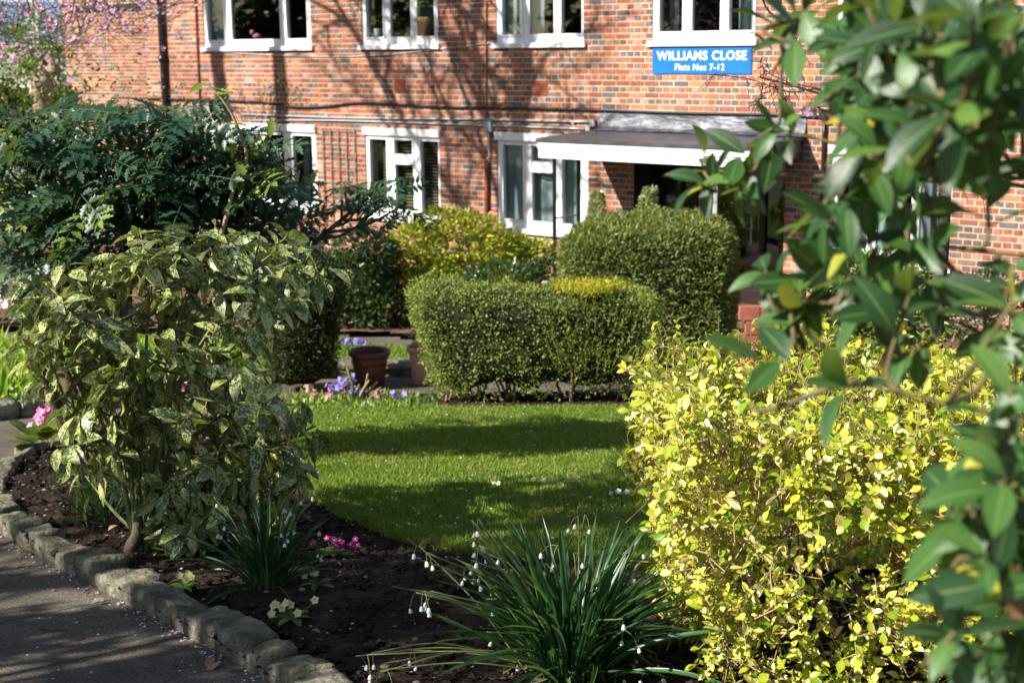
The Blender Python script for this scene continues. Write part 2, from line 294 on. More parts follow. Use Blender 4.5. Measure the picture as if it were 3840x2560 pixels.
def petal(name, a, b): M[name] = leafmat(name, [(0, a), (1, b)], .3, .6, spec=.2, tcol=b)
petal('p_white', (.72, .74, .76), (.82, .83, .8)); petal('p_cream', (.66, .66, .3), (.78, .76, .45)); petal('p_pink', (.7, .16, .42), (.85, .42, .62)); petal('p_blossom', (.52, .26, .42), (.74, .5, .62))
petal('p_blue', (.2, .16, .52), (.42, .36, .72)); petal('p_purple', (.25, .02, .2), (.42, .05, .3)); petal('p_fallen', (.68, .5, .62), (.8, .68, .74)); petal('p_yellow', (.8, .55, .02), (.85, .6, .05)); petal('p_salmon', (.55, .25, .2), (.7, .4, .35)); petal('p_green', (.2, .38, .06), (.3, .45, .1))
def glass():
    m, n, b = newmat('window_glass'); L = n.links.new; n.nodes.remove(b)
    tp = N(n, 'ShaderNodeBsdfTransparent'); tp.inputs[0].default_value = (.82, .86, .86, 1); gl = N(n, 'ShaderNodeBsdfGlossy'); gl.inputs['Roughness'].default_value = .02
    lw = N(n, 'ShaderNodeLayerWeight'); lw.inputs[0].default_value = .5; pw = N(n, 'ShaderNodeMath', operation='POWER'); L(lw.outputs['Facing'], pw.inputs[0]); pw.inputs[1].default_value = 4.; fz = N(n, 'ShaderNodeMath', operation='MULTIPLY_ADD'); L(pw.outputs[0], fz.inputs[0]); fz.inputs[1].default_value = .8; fz.inputs[2].default_value = .06; mx = N(n, 'ShaderNodeMixShader'); L(fz.outputs[0], mx.inputs[0]); L(tp.outputs[0], mx.inputs[1]); L(gl.outputs[0], mx.inputs[2]); L(mx.outputs[0], n.nodes['Material Output'].inputs[0]); return m
M['glass'] = glass()

# ------------------------------------------------------------------ leaves
def leafT(W=.4, n=5, fold=.12, droop=.15, shape=.5, serr=None, tip=1.0, twist=0):
    t = np.linspace(0, 1, n + 1); sh = np.sin(np.pi * t ** (math.log(.5) / math.log(shape))) ** tip; sh[0] = .05; sh[-1] = .02
    hw = W / 2 * sh
    if serr: hw = hw * np.where(np.arange(n + 1) % 2 == 0, 1, 1 - serr); hw[-1] = .01 * W
    z = -droop * t ** 2 + droop * .35 * t; y = t.copy(); y2 = y
    Vs = []
    for i in range(n + 1):
        a = twist * t[i]
        for k in (-1, 0, 1):
            yy = y[i] + (.06 if serr and i % 2 == 0 and k else 0)
            Vs.append((k * hw[i] * math.cos(a), yy, z[i] + abs(k) * fold * hw[i] * 2 + k * hw[i] * math.sin(a)))
    F = []
    for i in range(n):
        b = i * 3; F += [(b, b + 1, b + 4, b + 3), (b + 1, b + 2, b + 5, b + 4)]
    uv = [(.5 + k * .5, v) for v in t for k in (-1, 0, 1)]
    return np.array(Vs), np.array(F), np.array(uv)
def tinyT(W=.5, fold=.2):
    V = np.array([(0, 0, 0), (-W / 2, .45, fold * W), (0, .5, 0), (W / 2, .45, fold * W), (0, 1, -.08)])
    return V, np.array([(0, 2, 1), (0, 3, 2), (1, 2, 4), (2, 3, 4)]), np.array([(.5, 0), (0, .45), (.5, .5), (1, .45), (.5, 1)])
def unit(a): a = np.asarray(a, float); return a / (np.linalg.norm(a, axis=-1, keepdims=True) + 1e-9)
def frames(D, Nn):
    y = unit(D); x = unit(np.cross(y, Nn)); z = np.cross(x, y); return np.stack([x, y, z], -1)
_tm = {}
def tmesh(key, T, smooth=True):
    if key not in _tm: _tm[key] = npmesh(key, T[0], T[1], uv=T[2], smooth=smooth)
    return _tm[key]
def joined(name, Ts, pick, P, Fm, S, rnd=None):
    V = []; F = []; U = []; R = []; n = 0
    rnd = rng.random(len(P)) if rnd is None else rnd
    for k, T in enumerate(Ts):
        i = np.nonzero(pick == k)[0]
        if not len(i): continue
        v = np.einsum('nij,vj->nvi', Fm[i], T[0]) * S[i, None, None] + P[i, None]; m = len(T[0])
        F.append((T[1][None] + (np.arange(len(i)) * m)[:, None, None] + n).reshape(-1, T[1].shape[1])); V.append(v.reshape(-1, 3)); U.append(np.tile(T[2], (len(i), 1))); R.append(np.repeat(rnd[i], len(T[1]))); n += len(i) * m
    return npmesh(name, np.concatenate(V), F, uv=np.concatenate(U), rnd=np.concatenate(R), smooth=True)
def scatter(par, key, Ts, P, D, Nn, S, mat, nobj=0, oname='leaf', sname='foliage', rank=None):
    P = np.asarray(P, float); S = np.full(len(P), S) if np.isscalar(S) else np.asarray(S); Fm = frames(D, Nn); pick = rng.integers(0, len(Ts), len(P))
    order = np.arange(len(P))
    if nobj and nobj < len(P):
        x, y, f = proj(P); inside = (x > -60) & (x < 3900) & (y > -60) & (y < 2620)
        r = (S / f) * (1 if rank is None else rank); r = np.where(inside, r, r * .01); order = np.argsort(-r)
    ob = order[:nobj]; st = order[nobj:]
    for i in ob:
        mw = Matrix([[*(Fm[i, a] * S[i]), P[i, a]] for a in range(3)] + [[0, 0, 0, 1]])
        part(oname, tmesh(f'{key}_{pick[i]}', Ts[pick[i]]), mat, par, mw)
    if len(st): part(sname, joined(sname, Ts, pick[st], P[st], Fm[st], S[st]), mat, par, kind='stuff')
def rdir(n): return unit(rng.normal(size=(n, 3)))

# ------------------------------------------------------------------ ground, path, lawn, beds
KERB = np.array([(.35, 2.3), (-.02, 2.85), (-.302, 3.4), (-.586, 3.96), (-.876, 4.47), (-1.137, 4.83), (-1.435, 5.21), (-1.79, 5.69), (-2.09, 6.07), (-2.40, 6.52), (-2.62, 6.85), (-2.9, 7.4), (-3.1, 8.1), (-3.2, 8.8), (-3.15, 9.6)])
BACK = [(-2.95, 10.3), (-2.4, 11.05), (-1.6, 11.7), (-.6, 11.95), (1.6, 11.95), (3.2, 11.7), (5, 11.2)]
lawn_in = [gp(1185, 1562), gp(1130, 1680), gp(1150, 1800), gp(1230, 1925), gp(1440, 2035), gp(1700, 2105), gp(2100, 2150), gp(2600, 2190)]
LAWN = [tuple(p[:2]) for p in lawn_in] + [(2.4, 5.4), (6, 5), (6, 10.6), (1.1, 10.85)]
BED = [tuple(p) for p in KERB] + BACK + [(6, 10), (6, 2.5)]
KERB2 = np.array([(-5.2, 9.6), (-4.08, 10.97), (-3.79, 11.27), (-2.9, 12.4), (-2.05, 13.3), (-1.5, 13.55), (-.94, 13.56), (-.55, 13.9), (-.5, 14.5)])
PATCH = [tuple(p) for p in KERB2] + [(-.8, 15.0), (-2.2, 15.4), (-4.5, 15.6), (-9, 15), (-9, 9.6)]
REAR = [(-1.3, 16.05), (-2.3, 16.4), (-8.5, 17.0), (-9, 28), (8, 14.1), (7, 12.4), (3.4, 15.3), (1.2, 15.9)]
def sheet(name, x0, x1, ys, mat, dz, nx=2, kind='structure'):
    xs = np.linspace(x0, x1, nx); X, Y = np.meshgrid(xs, ys); Z = G(Y) + dz; V = np.stack([X, Y, Z], -1).reshape(-1, 3); m = len(xs)
    i, j = np.meshgrid(np.arange(len(ys) - 1), np.arange(m - 1), indexing='ij'); a = i * m + j
    F = np.stack([a, a + 1, a + m + 1, a + m], -1).reshape(-1, 4); return part(name, npmesh(name, V, F), mat, kind=kind)
sheet('ground', -500, 500, np.concatenate([[-200, -20], np.linspace(-2, 24, 40), [40, 80, 800]]), M['ground'], -.05)
def polyfield(name, poly, step, mat, dz, amp=.0, freq=3., rag=0):
    P = np.array(poly); x0, y0 = P.min(0); x1, y1 = P.max(0); xs = np.arange(x0, x1 + step, step); ys = np.arange(y0, y1 + step, step)
    X, Y = np.meshgrid(xs, ys); q = np.stack([X, Y, X * 0], -1).reshape(-1, 3)
    Z = G(Y).ravel() + dz + amp * (vnoise(q, freq) + .5 * vnoise(q, freq * 3.1, 1) + .3 * vnoise(q, freq * 7, 2)); V = q.copy(); V[:, 2] = Z
    m = len(xs); i, j = np.meshgrid(np.arange(len(ys) - 1), np.arange(m - 1), indexing='ij'); a = (i * m + j)
    nz = V * np.array((1, 1, 0)); rx_ = (rag * vnoise(nz, 7, 2)).reshape(X.shape)[:-1, :-1]; ry_ = (rag * 1.15 * vnoise(nz, 9, 3)).reshape(X.shape)[:-1, :-1]; c = inpoly(X[:-1, :-1] + step / 2 + rx_, Y[:-1, :-1] + step / 2 + ry_, poly); a = a[c]
    F = np.stack([a, a + 1, a + m + 1, a + m], -1); return npmesh(name, V, F, smooth=True)
# path: a base sheet and cast slabs with open joints on the near stretch
sheet('garden_path', -9, 7.5, np.linspace(1.5, 17.2, 60), M['path'], -.012, 2)
path = bpy.data.objects['garden_path']; path['label'] = 'worn grey concrete garden path curving round the bed'
jl = [gp(0, 2820), gp(0, 2535), gp(0, 2337), gp(0, 2170), gp(0, 2050), gp(0, 1955)]
jr = [gp(760, 2650), gp(690, 2390), gp(384, 2258), gp(250, 2118), gp(200, 2010), gp(150, 1930)]
def jx(k, x):
    a, b = jl[k], jr[k]; t = (x - a[0]) / (b[0] - a[0]); return a[1] + (b[1] - a[1]) * t
for k in range(5):
    xs = np.linspace(-6.5, -.05, 40); gap = .006; Vt = []
    def wob(x, kk): return .006 * math.sin(x * 9 + kk * 2) + .003 * math.sin(x * 31 + kk)
    for x in xs: Vt += [(x, jx(k, x) + gap + wob(x, k), 0), (x, jx(k + 1, x) - gap + wob(x, k + 1), 0)]
    Vt = np.array(Vt); top = Vt.copy(); top[:, 2] = G(Vt[:, 1]) + .004; bot = top.copy(); bot[:, 2] -= .03
    mb = MB(); i = np.arange(39) * 2; mb.add(np.concatenate([top, bot]), np.concatenate([np.stack([i, i + 2, i + 3, i + 1], -1), np.stack([i + 80, i + 82, i + 2, i], -1), np.stack([i + 1, i + 3, i + 83, i + 81], -1)]))
    part('slab', mb.mesh('slab'), M['path'], path)
part('soil_bed', polyfield('soil_bed', BED, .035, M['soil'], .055, .014, 5), M['soil'], kind='structure')
part('lawn', polyfield('lawn', LAWN, .025, M['turf'], .078, .004, 2, rag=.03), M['turf'], kind='structure')
part('rear_bed', polyfield('rear_bed', REAR, .2, M['soil'], .06, .02, 3), pmat('leaf_litter_soil', [(.3, (.06, .035, .024)), (.55, (.15, .09, .06)), (.8, (.28, .18, .13))], 9, .95, 1., 30, .1), kind='structure')
part('far_lawn', polyfield('far_lawn', PATCH, .15, M['turf'], .075, .006, 2), M['turf'], kind='structure')
def grass(name, poly, n, h, dz, label, dens=None):
    P = np.array(poly); lo = P.min(0); hi = P.max(0); q = rng.random((int(n * 2.5), 2)) * (hi - lo) + lo; nz = np.column_stack([q, q[:, 0] * 0]); q = q[inpoly(q[:, 0] + .03 * vnoise(nz, 7, 2), q[:, 1] + .035 * vnoise(nz, 9, 3), poly)]
    v3 = np.column_stack([q, G(q[:, 1])]); x, y, f = proj(v3); q = q[(x > -150) & (x < 4000)]
    if dens: q = q[rng.random(len(q)) < dens(q)]
    q = q[:n]; m = len(q); b = np.column_stack([q, G(q[:, 1]) + dz]); hh = h * (.5 + rng.random(m)) * (1 + .35 * vnoise(b, 2.2, 3))
    a = rng.random(m) * 6.283; wv = np.column_stack([np.cos(a), np.sin(a), a * 0]) * (.0022 + .0006 * b[:, 1:2] * .5); ln = rng.normal(size=(m, 3)) * np.array((.55, .55, 0)); 
    t = b + (ln + np.array((0, 0, 1))) * hh[:, None]; V = np.stack([b - wv, b + wv, t], 1).reshape(-1, 3); F = np.arange(m * 3).reshape(-1, 3)
    uv = np.tile(np.array([(.2, 0), (.8, 0), (.5, 1)]), (m, 1)); r = np.clip(.47 + .25 * vnoise(b, 1.3, 4) + .12 * vnoise(b, 5, 1) + rng.normal(size=m) * .2, 0, .99)
    o = part(name, npmesh(name, V, F, uv=uv, rnd=r), M['grass'], kind='stuff'); return tag(o, label, 'grass')
near = lambda q: np.clip(1.2 - (q[:, 1] - 5.5) * .09, .35, 1)
grass('lawn_grass', LAWN, 190000, .023, .078, 'short green lawn grass between the beds', near)
def edge_grass():
    L_ = curve(np.array([(*p[:2], 0) for p in lawn_in]), 160); m = 9000; i = rng.integers(0, len(L_) - 1, m); q = L_[i] + (L_[i + 1] - L_[i]) * rng.random((m, 1)); q[:, :2] += rng.normal(size=(m, 2)) * .028; q[:, 2] = G(q[:, 1]) + .06
    a = rng.random(m) * 6.283; wv = np.column_stack([np.cos(a), np.sin(a), a * 0]) * .003; t = q + (rng.normal(size=(m, 3)) * np.array((.7, .7, .1)) + (0, 0, 1)) * (.02 + .045 * rng.random((m, 1)) ** 2); V = np.stack([q - wv, q + wv, t], 1).reshape(-1, 3)
    o = part('lawn_edge_grass', npmesh('lawn_edge_grass', V, np.arange(m * 3).reshape(-1, 3), uv=np.tile(np.array([(.2, 0), (.8, 0), (.5, 1)]), (m, 1)), rnd=np.clip(rng.normal(size=m) * .25 + .4, 0, .99)), M['grass'], kind='stuff'); tag(o, 'ragged longer grass along the soil edge of the lawn', 'grass')
edge_grass()
grass('far_lawn_grass', PATCH, 26000, .05, .075, 'bright grass behind the terracotta pot and far kerb')
# soil clods and litter
def clods():
    V0, F0 = ico(); n = 11000; P = np.array(BED); q = rng.random((n * 12, 2)) * np.array((4.6, 9)) + np.array((-3.3, 3.4)); q = q[inpoly(q[:, 0], q[:, 1], BED) & ~inpoly(q[:, 0], q[:, 1], LAWN)]; q = q[:n]; n = len(q)
    s = .004 + .018 * rng.random(n) ** 4; b = np.column_stack([q, G(q[:, 1]) + .062]); V = V0[None] * (s[:, None, None]) * (1 + .45 * rng.normal(size=(n, 12, 1))).clip(.5, 1.7) * np.array((1.2, 1, .75)) + b[:, None]
    F = (F0[None] + (np.arange(n) * 12)[:, None, None]).reshape(-1, 3); o = part('soil_clods', npmesh('soil_clods', V.reshape(-1, 3), F, smooth=False), M['clod'], kind='stuff'); tag(o, 'dark crumbly soil clods over the planting bed', 'soil')
clods()
def chips():
    V0, F0 = ico(); n = 1500; q = rng.random((n * 12, 2)) * np.array((4.4, 8)) + np.array((-3.2, 3.6)); q = q[inpoly(q[:, 0], q[:, 1], BED) & ~inpoly(q[:, 0], q[:, 1], LAWN)]; k_ = rng.random(len(q)) < np.where(q[:, 0] < -1.5, 1, .55); q = q[k_][:n]; n = len(q)
    s = .003 + .008 * rng.random(n) ** 2; b = np.column_stack([q, G(q[:, 1]) + .072]); V = V0[None] * s[:, None, None] * (rng.uniform(.4, 1.8, (n, 1, 3)) * np.array((1.3, 1, .5))) + b[:, None]; F = (F0[None] + (np.arange(n) * 12)[:, None, None]).reshape(-1, 3)
    o = part('bark_chips', npmesh('bark_chips', V.reshape(-1, 3), F, rnd=np.repeat(rng.random(n), 20)), leafmat('chips', [(0, (.06, .04, .03)), (.6, (.16, .11, .085)), (.9, (.26, .2, .16)), (1, (.38, .34, .3))], 0, .9, spec=.1), kind='stuff'); tag(o, 'small pale bark chips and pebbles over the bed', 'chips')
chips()

# ------------------------------------------------------------------ stone edgings
def stoneVF(l, wd, h, seed):
    r = np.random.default_rng(seed); n = 7; g = np.linspace(-1, 1, n); V = []; idx = {}; F = []
    def vid(p):
        k = tuple(np.round(p, 4))
        if k not in idx: idx[k] = len(V); V.append(p)
        return idx[k]
    for ax in range(3):
        for sgn in (-1, 1):
            for i in range(n - 1):
                for j in range(n - 1):
                    q = []
                    for a, b in ((i, j), (i + 1, j), (i + 1, j + 1), (i, j + 1)):
                        p = [0, 0, 0]; p[ax] = sgn; p[(ax + 1) % 3] = g[a]; p[(ax + 2) % 3] = g[b]; q.append(vid(p))
                    F.append(q if sgn > 0 else q[::-1])
    V = np.array(V, float); k = (np.abs(V) ** 15).sum(1) ** (1 / 15); V = V / k[:, None]
    V = V * np.array((l / 2, wd / 2, h / 2)) ; off = r.normal(size=3) * 5
    nn = np.stack([vnoise(V * 11 + off + 3 * a, 1.3, a) for a in range(3)], -1) * np.array((.006, .008, .008)); V = V + nn + np.stack([vnoise(V * 40 + off, 1.2, a) for a in range(3)], -1) * .0035
    V[:, 2] += r.normal() * .004 + V[:, 0] * r.normal() * .07 + V[:, 1] * r.normal() * .12; V[:, 0] += V[:, 1] * r.normal() * .2
    return V, np.array(F)
def edging(name, line, label, L0, wd, h, zoff, side, group):
    line = curve(line, 60); seg = np.linalg.norm(np.diff(line, axis=0), axis=1); cum = np.concatenate([[0], np.cumsum(seg)])
    t = thing(name, label, 'edging', (*line[len(line) // 2], float(G(line[len(line) // 2][1]))), None); pos = 0; k = 0
    while pos < cum[-1] - L0 * .6:
        l = L0 * (.62 + .75 * rng.random()); m = pos + l / 2; x = np.interp(m, cum, line[:, 0]); y = np.interp(m, cum, line[:, 1]); x2 = np.interp(m + .05, cum, line[:, 0]); y2 = np.interp(m + .05, cum, line[:, 1])
        a = math.atan2(y2 - y, x2 - x); hh = h * (.92 + .2 * rng.random()); ww = wd * (.85 + .35 * rng.random()); V, F = stoneVF(l * .985, ww, hh, int(rng.integers(1e6)))
        nx, ny = -math.sin(a) * side, math.cos(a) * side; slope = -.12 * math.sin(a) if y < 11 else 0
        mw = Matrix.Translation((x + nx * ww * .45, y + ny * ww * .45, float(G(y)) + hh / 2 - zoff)) @ Matrix.Rotation(a, 4, 'Z') @ Matrix.Rotation(-math.atan(slope) + rng.normal() * .03, 4, 'Y')
        part('stone', npmesh('stone', V, F, smooth=True), M['stone'], t, mw); pos += l; k += 1
    return t
edging('stone_edging', KERB, 'rough grey stone edging between near path and dark soil bed', .205, .13, .118, .03, -1, None)
edging('stone_edging', KERB2, 'low stone kerb of the far lawn behind the terracotta pot', .34, .2, .15, .03, 1, None)

# ------------------------------------------------------------------ the brick flats
PAL = np.array([(.38, .13, .08), (.43, .165, .1), (.33, .11, .08), (.48, .2, .1), (.42, .2, .145), (.31, .13, .11), (.45, .26, .205), (.19, .13, .125), (.155, .145, .16), (.25, .165, .145), (.53, .24, .11)])
def brickcol(n, header):
    p = np.array([.2, .14, .16, .06, .1, .12, .05, .06, .04, .06, .02]) if not header else np.array([.09, .05, .09, .03, .14, .14, .12, .13, .1, .12, .02])
    return PAL[rng.choice(len(PAL), n, p=p / p.sum())] * (.68 + .36 * rng.random((n, 1)))
ZB = 2.19
bld = thing('brick_building', 'red brick block of flats with white windows, cables and flat porch canopy', 'building', tuple(wp(0, -2, float(G(20)))))
S0, S1, ZT = -8.23, 9.0, 5.4
holes = []
def hole(s0, s1, z0, z1): holes.append((s0, s1, z0, z1))
SILL_U, HEAD_L, SILL_L = 3.395, ZB, .84
def sx(px): return ws(px, 300)[0]
def sl_(px): return ws(px, 680)[0]
WIN = [  # name label, s0, s1, sill, head, pane edges in wall metres, kind
    ('upper window with a pink ornament on its sill', -6.60, -3.99, SILL_U, 4.77, [sx(790), sx(850), sx(875), sx(1055), sx(1082), sx(1158)], 'u1'),
    ('upper window with a houseplant in a basket', -2.87, -1.33, SILL_U, 4.77, [sx(1379), sx(1441), sx(1466), sx(1541), sx(1568), sx(1632)], 'u2'),
    ('upper window with pale drawn curtains', -.24, 1.28, SILL_U, 4.77, [sx(1884), sx(1956), sx(1984), sx(2074), sx(2104), sx(2181)], 'u3'),
    ('upper window above the blue sign', 2.36, 3.86, SILL_U, 4.77, [sx(2469), sx(2555), sx(2588), sx(2693), sx(2727), sx(2819)], 'u4'),
    ('upper window behind the laurel leaves', 4.93, 6.43, SILL_U, 4.77, [5.0, 5.4, 5.52, 5.95, 6.05, 6.36], 'u5'),
    ('lower window half hidden by the mahonia', -6.60, -3.97, SILL_L, HEAD_L, [-6.5, -5.95, -5.85, -4.75, sl_(1102), sl_(1175)], 'l1'),
    ('lower window with slatted blinds', -2.87, -1.33, SILL_L, HEAD_L, [sl_(1389), sl_(1451), sl_(1480), sl_(1548), sl_(1579), sl_(1645)], 'l2'),
    ('lower window with net curtains beside the porch', -.24, 1.36, SILL_L, HEAD_L, [sl_(1887), sl_(1961), sl_(1992), sl_(2075), sl_(2107), sl_(2169)], 'l3'),
    ('lower window right of the porch behind the laurel', 4.93, 6.43, SILL_L, HEAD_L, [5.02, 5.42, 5.52, 5.95, 6.05, 6.35], 'l5')]
for w_ in WIN: hole(w_[1], w_[2], w_[3], w_[4])
DOOR = (2.1, 4.33, -.2, 2.06); hole(*DOOR)
def wallmesh(s0, s1, z0, z1, holes):
    ss = sorted({s0, s1, *[h[0] for h in holes], *[h[1] for h in holes]}); zs = sorted({z0, z1, *[h[2] for h in holes], *[h[3] for h in holes]}); zs = [z for z in zs if z0 <= z <= z1]
    mb = MB()
    for a, b in zip(ss, ss[1:]):
        for c, d in zip(zs, zs[1:]):
            m, k = (a + b) / 2, (c + d) / 2
            if any(h[0] < m < h[1] and h[2] < k < h[3] for h in holes): continue
            mb.add([wp(a, 0, c), wp(b, 0, c), wp(b, 0, d), wp(a, 0, d)], [(0, 1, 2, 3)])
    for h in holes:                                   # reveals
        if h == DOOR: continue
        q = [(h[0], h[2]), (h[1], h[2]), (h[1], h[3]), (h[0], h[3])]
        for i in range(4):
            a, b = q[i], q[(i + 1) % 4]; mb.add([wp(a[0], 0, a[1]), wp(b[0], 0, b[1]), wp(b[0], -.26, b[1]), wp(a[0], -.26, a[1])], [(0, 1, 2, 3)])
    mb.add([wp(s1, 0, z0), wp(s1, -8, z0), wp(s1, -8, z1), wp(s1, 0, z1)], [(0, 1, 2, 3)]); mb.add([wp(s0, 0, z0), wp(s0, -8, z0), wp(s0, -8, z1), wp(s0, 0, z1)], [(0, 1, 2, 3)])
    mb.add([wp(s1, -8, z0), wp(s0, -8, z0), wp(s0, -8, z1), wp(s1, -8, z1)], [(0, 1, 2, 3)])
    return mb.mesh('wall')
part('wall', wallmesh(S0, S1, -.3, ZT, holes), M['mortar'], bld)
def bricks(fn, s0, s1, z0, z1, holes, par, nobj, aim, joint=.0165):
    rows = int((z1 - z0) / .075); items = []
    for k in range(rows):
        zc = z0 + (k + .5) * .075; header = k % 2 == 1; L = .1125 if header else .225; off = .056 if header else 0
        iv = [(s0, s1)]
        for h in holes:
            if h[2] < zc < h[3]:
                nv = []
                for a, b in iv:
                    if h[1] <= a or h[0] >= b: nv.append((a, b)); continue
                    if h[0] > a: nv.append((a, h[0]))
                    if h[1] < b: nv.append((h[1], b))
                iv = nv
        for a, b in iv:
            e = [a] + list(np.arange(math.floor((a - off) / L) * L + off + L, b, L)) + [b]
            e = [e[0]] + [x for x in e[1:-1] if x - a > .05 and b - x > .05] + [e[-1]]
            for p, q in zip(e, e[1:]):
                if q - p > .04: items.append((p + joint / 2 - (joint / 2 if p == a else 0), q - joint / 2 + (joint / 2 if q == b else 0), zc, header))
    A = np.array([(i[0], i[1], i[2], i[3]) for i in items]); n = len(A); C = np.zeros((n, 3)); hd = A[:, 3] > .5
    C[hd] = brickcol(hd.sum(), True); C[~hd] = brickcol((~hd).sum(), False)
    O = .006 + rng.normal(size=n) * .0015; hz = (.075 - joint) / 2; Z = A[:, 2] + rng.normal(size=n) * .0012
    mid = (A[:, 0] + A[:, 1]) / 2
    sel = np.argsort(np.hypot(mid - aim[0], (A[:, 2] - aim[1]) * 1.5))[:nobj] if nobj else []
    mask = np.zeros(n, bool); mask[sel] = True
    V = []; i = np.nonzero(~mask)[0]
    c8 = np.stack([fn(A[i, 0 if a == 0 else 1], o, Z[i] + zz * hz) for (a, o, zz) in [(0, -.004, -1), (1, -.004, -1), (1, O[i], -1), (0, O[i], -1), (0, -.004, 1), (1, -.004, 1), (1, O[i], 1), (0, O[i], 1)]], 1)
    F = (BOXF[[0, 1, 3, 4, 5]][None] + (np.arange(len(i)) * 8)[:, None, None]).reshape(-1, 4)
    part('brick_courses', npmesh('brick_courses', c8.reshape(-1, 3), F, colr=np.repeat(C[i], 5, 0)), M['bricks'], par, kind='stuff')
    if nobj:
        mb = MB(); box(mb, -.5, .5, -.5, .5, -.5, .5); bm_ = mb.mesh('brick')
        fx = unit(fn(1., 0, 0) - fn(0., 0, 0)); fy = unit(fn(0., 1, 0) - fn(0., 0, 0))
        for j in sel:
            c = fn(mid[j], (O[j] - .004) / 2, Z[j]); l = A[j, 1] - A[j, 0]; d = O[j] + .004
            mw = Matrix([[fx[a] * l, fy[a] * d, (2 * hz if a == 2 else 0), c[a]] for a in range(3)] + [[0, 0, 0, 1]])
            o = part('brick', bm_, M['brick1'], par, mw); o.color = (*C[j], 1)
def wfn(s, o, z):
    s, o, z = np.broadcast_arrays(np.asarray(s, float), np.asarray(o, float), np.asarray(z, float)); return WA + s[..., None] * WU + o[..., None] * WN + z[..., None] * np.array((0, 0, 1.))
SIGN = (ws(2450, 180)[0], ws(2822, 180)[0])
aim = ws(2560, 390)
cm_ = ws(2240, 470)
bricks(wfn, S0, S1, ZB - 31 * .075, ZB + 42 * .075, holes, bld, 300, aim)
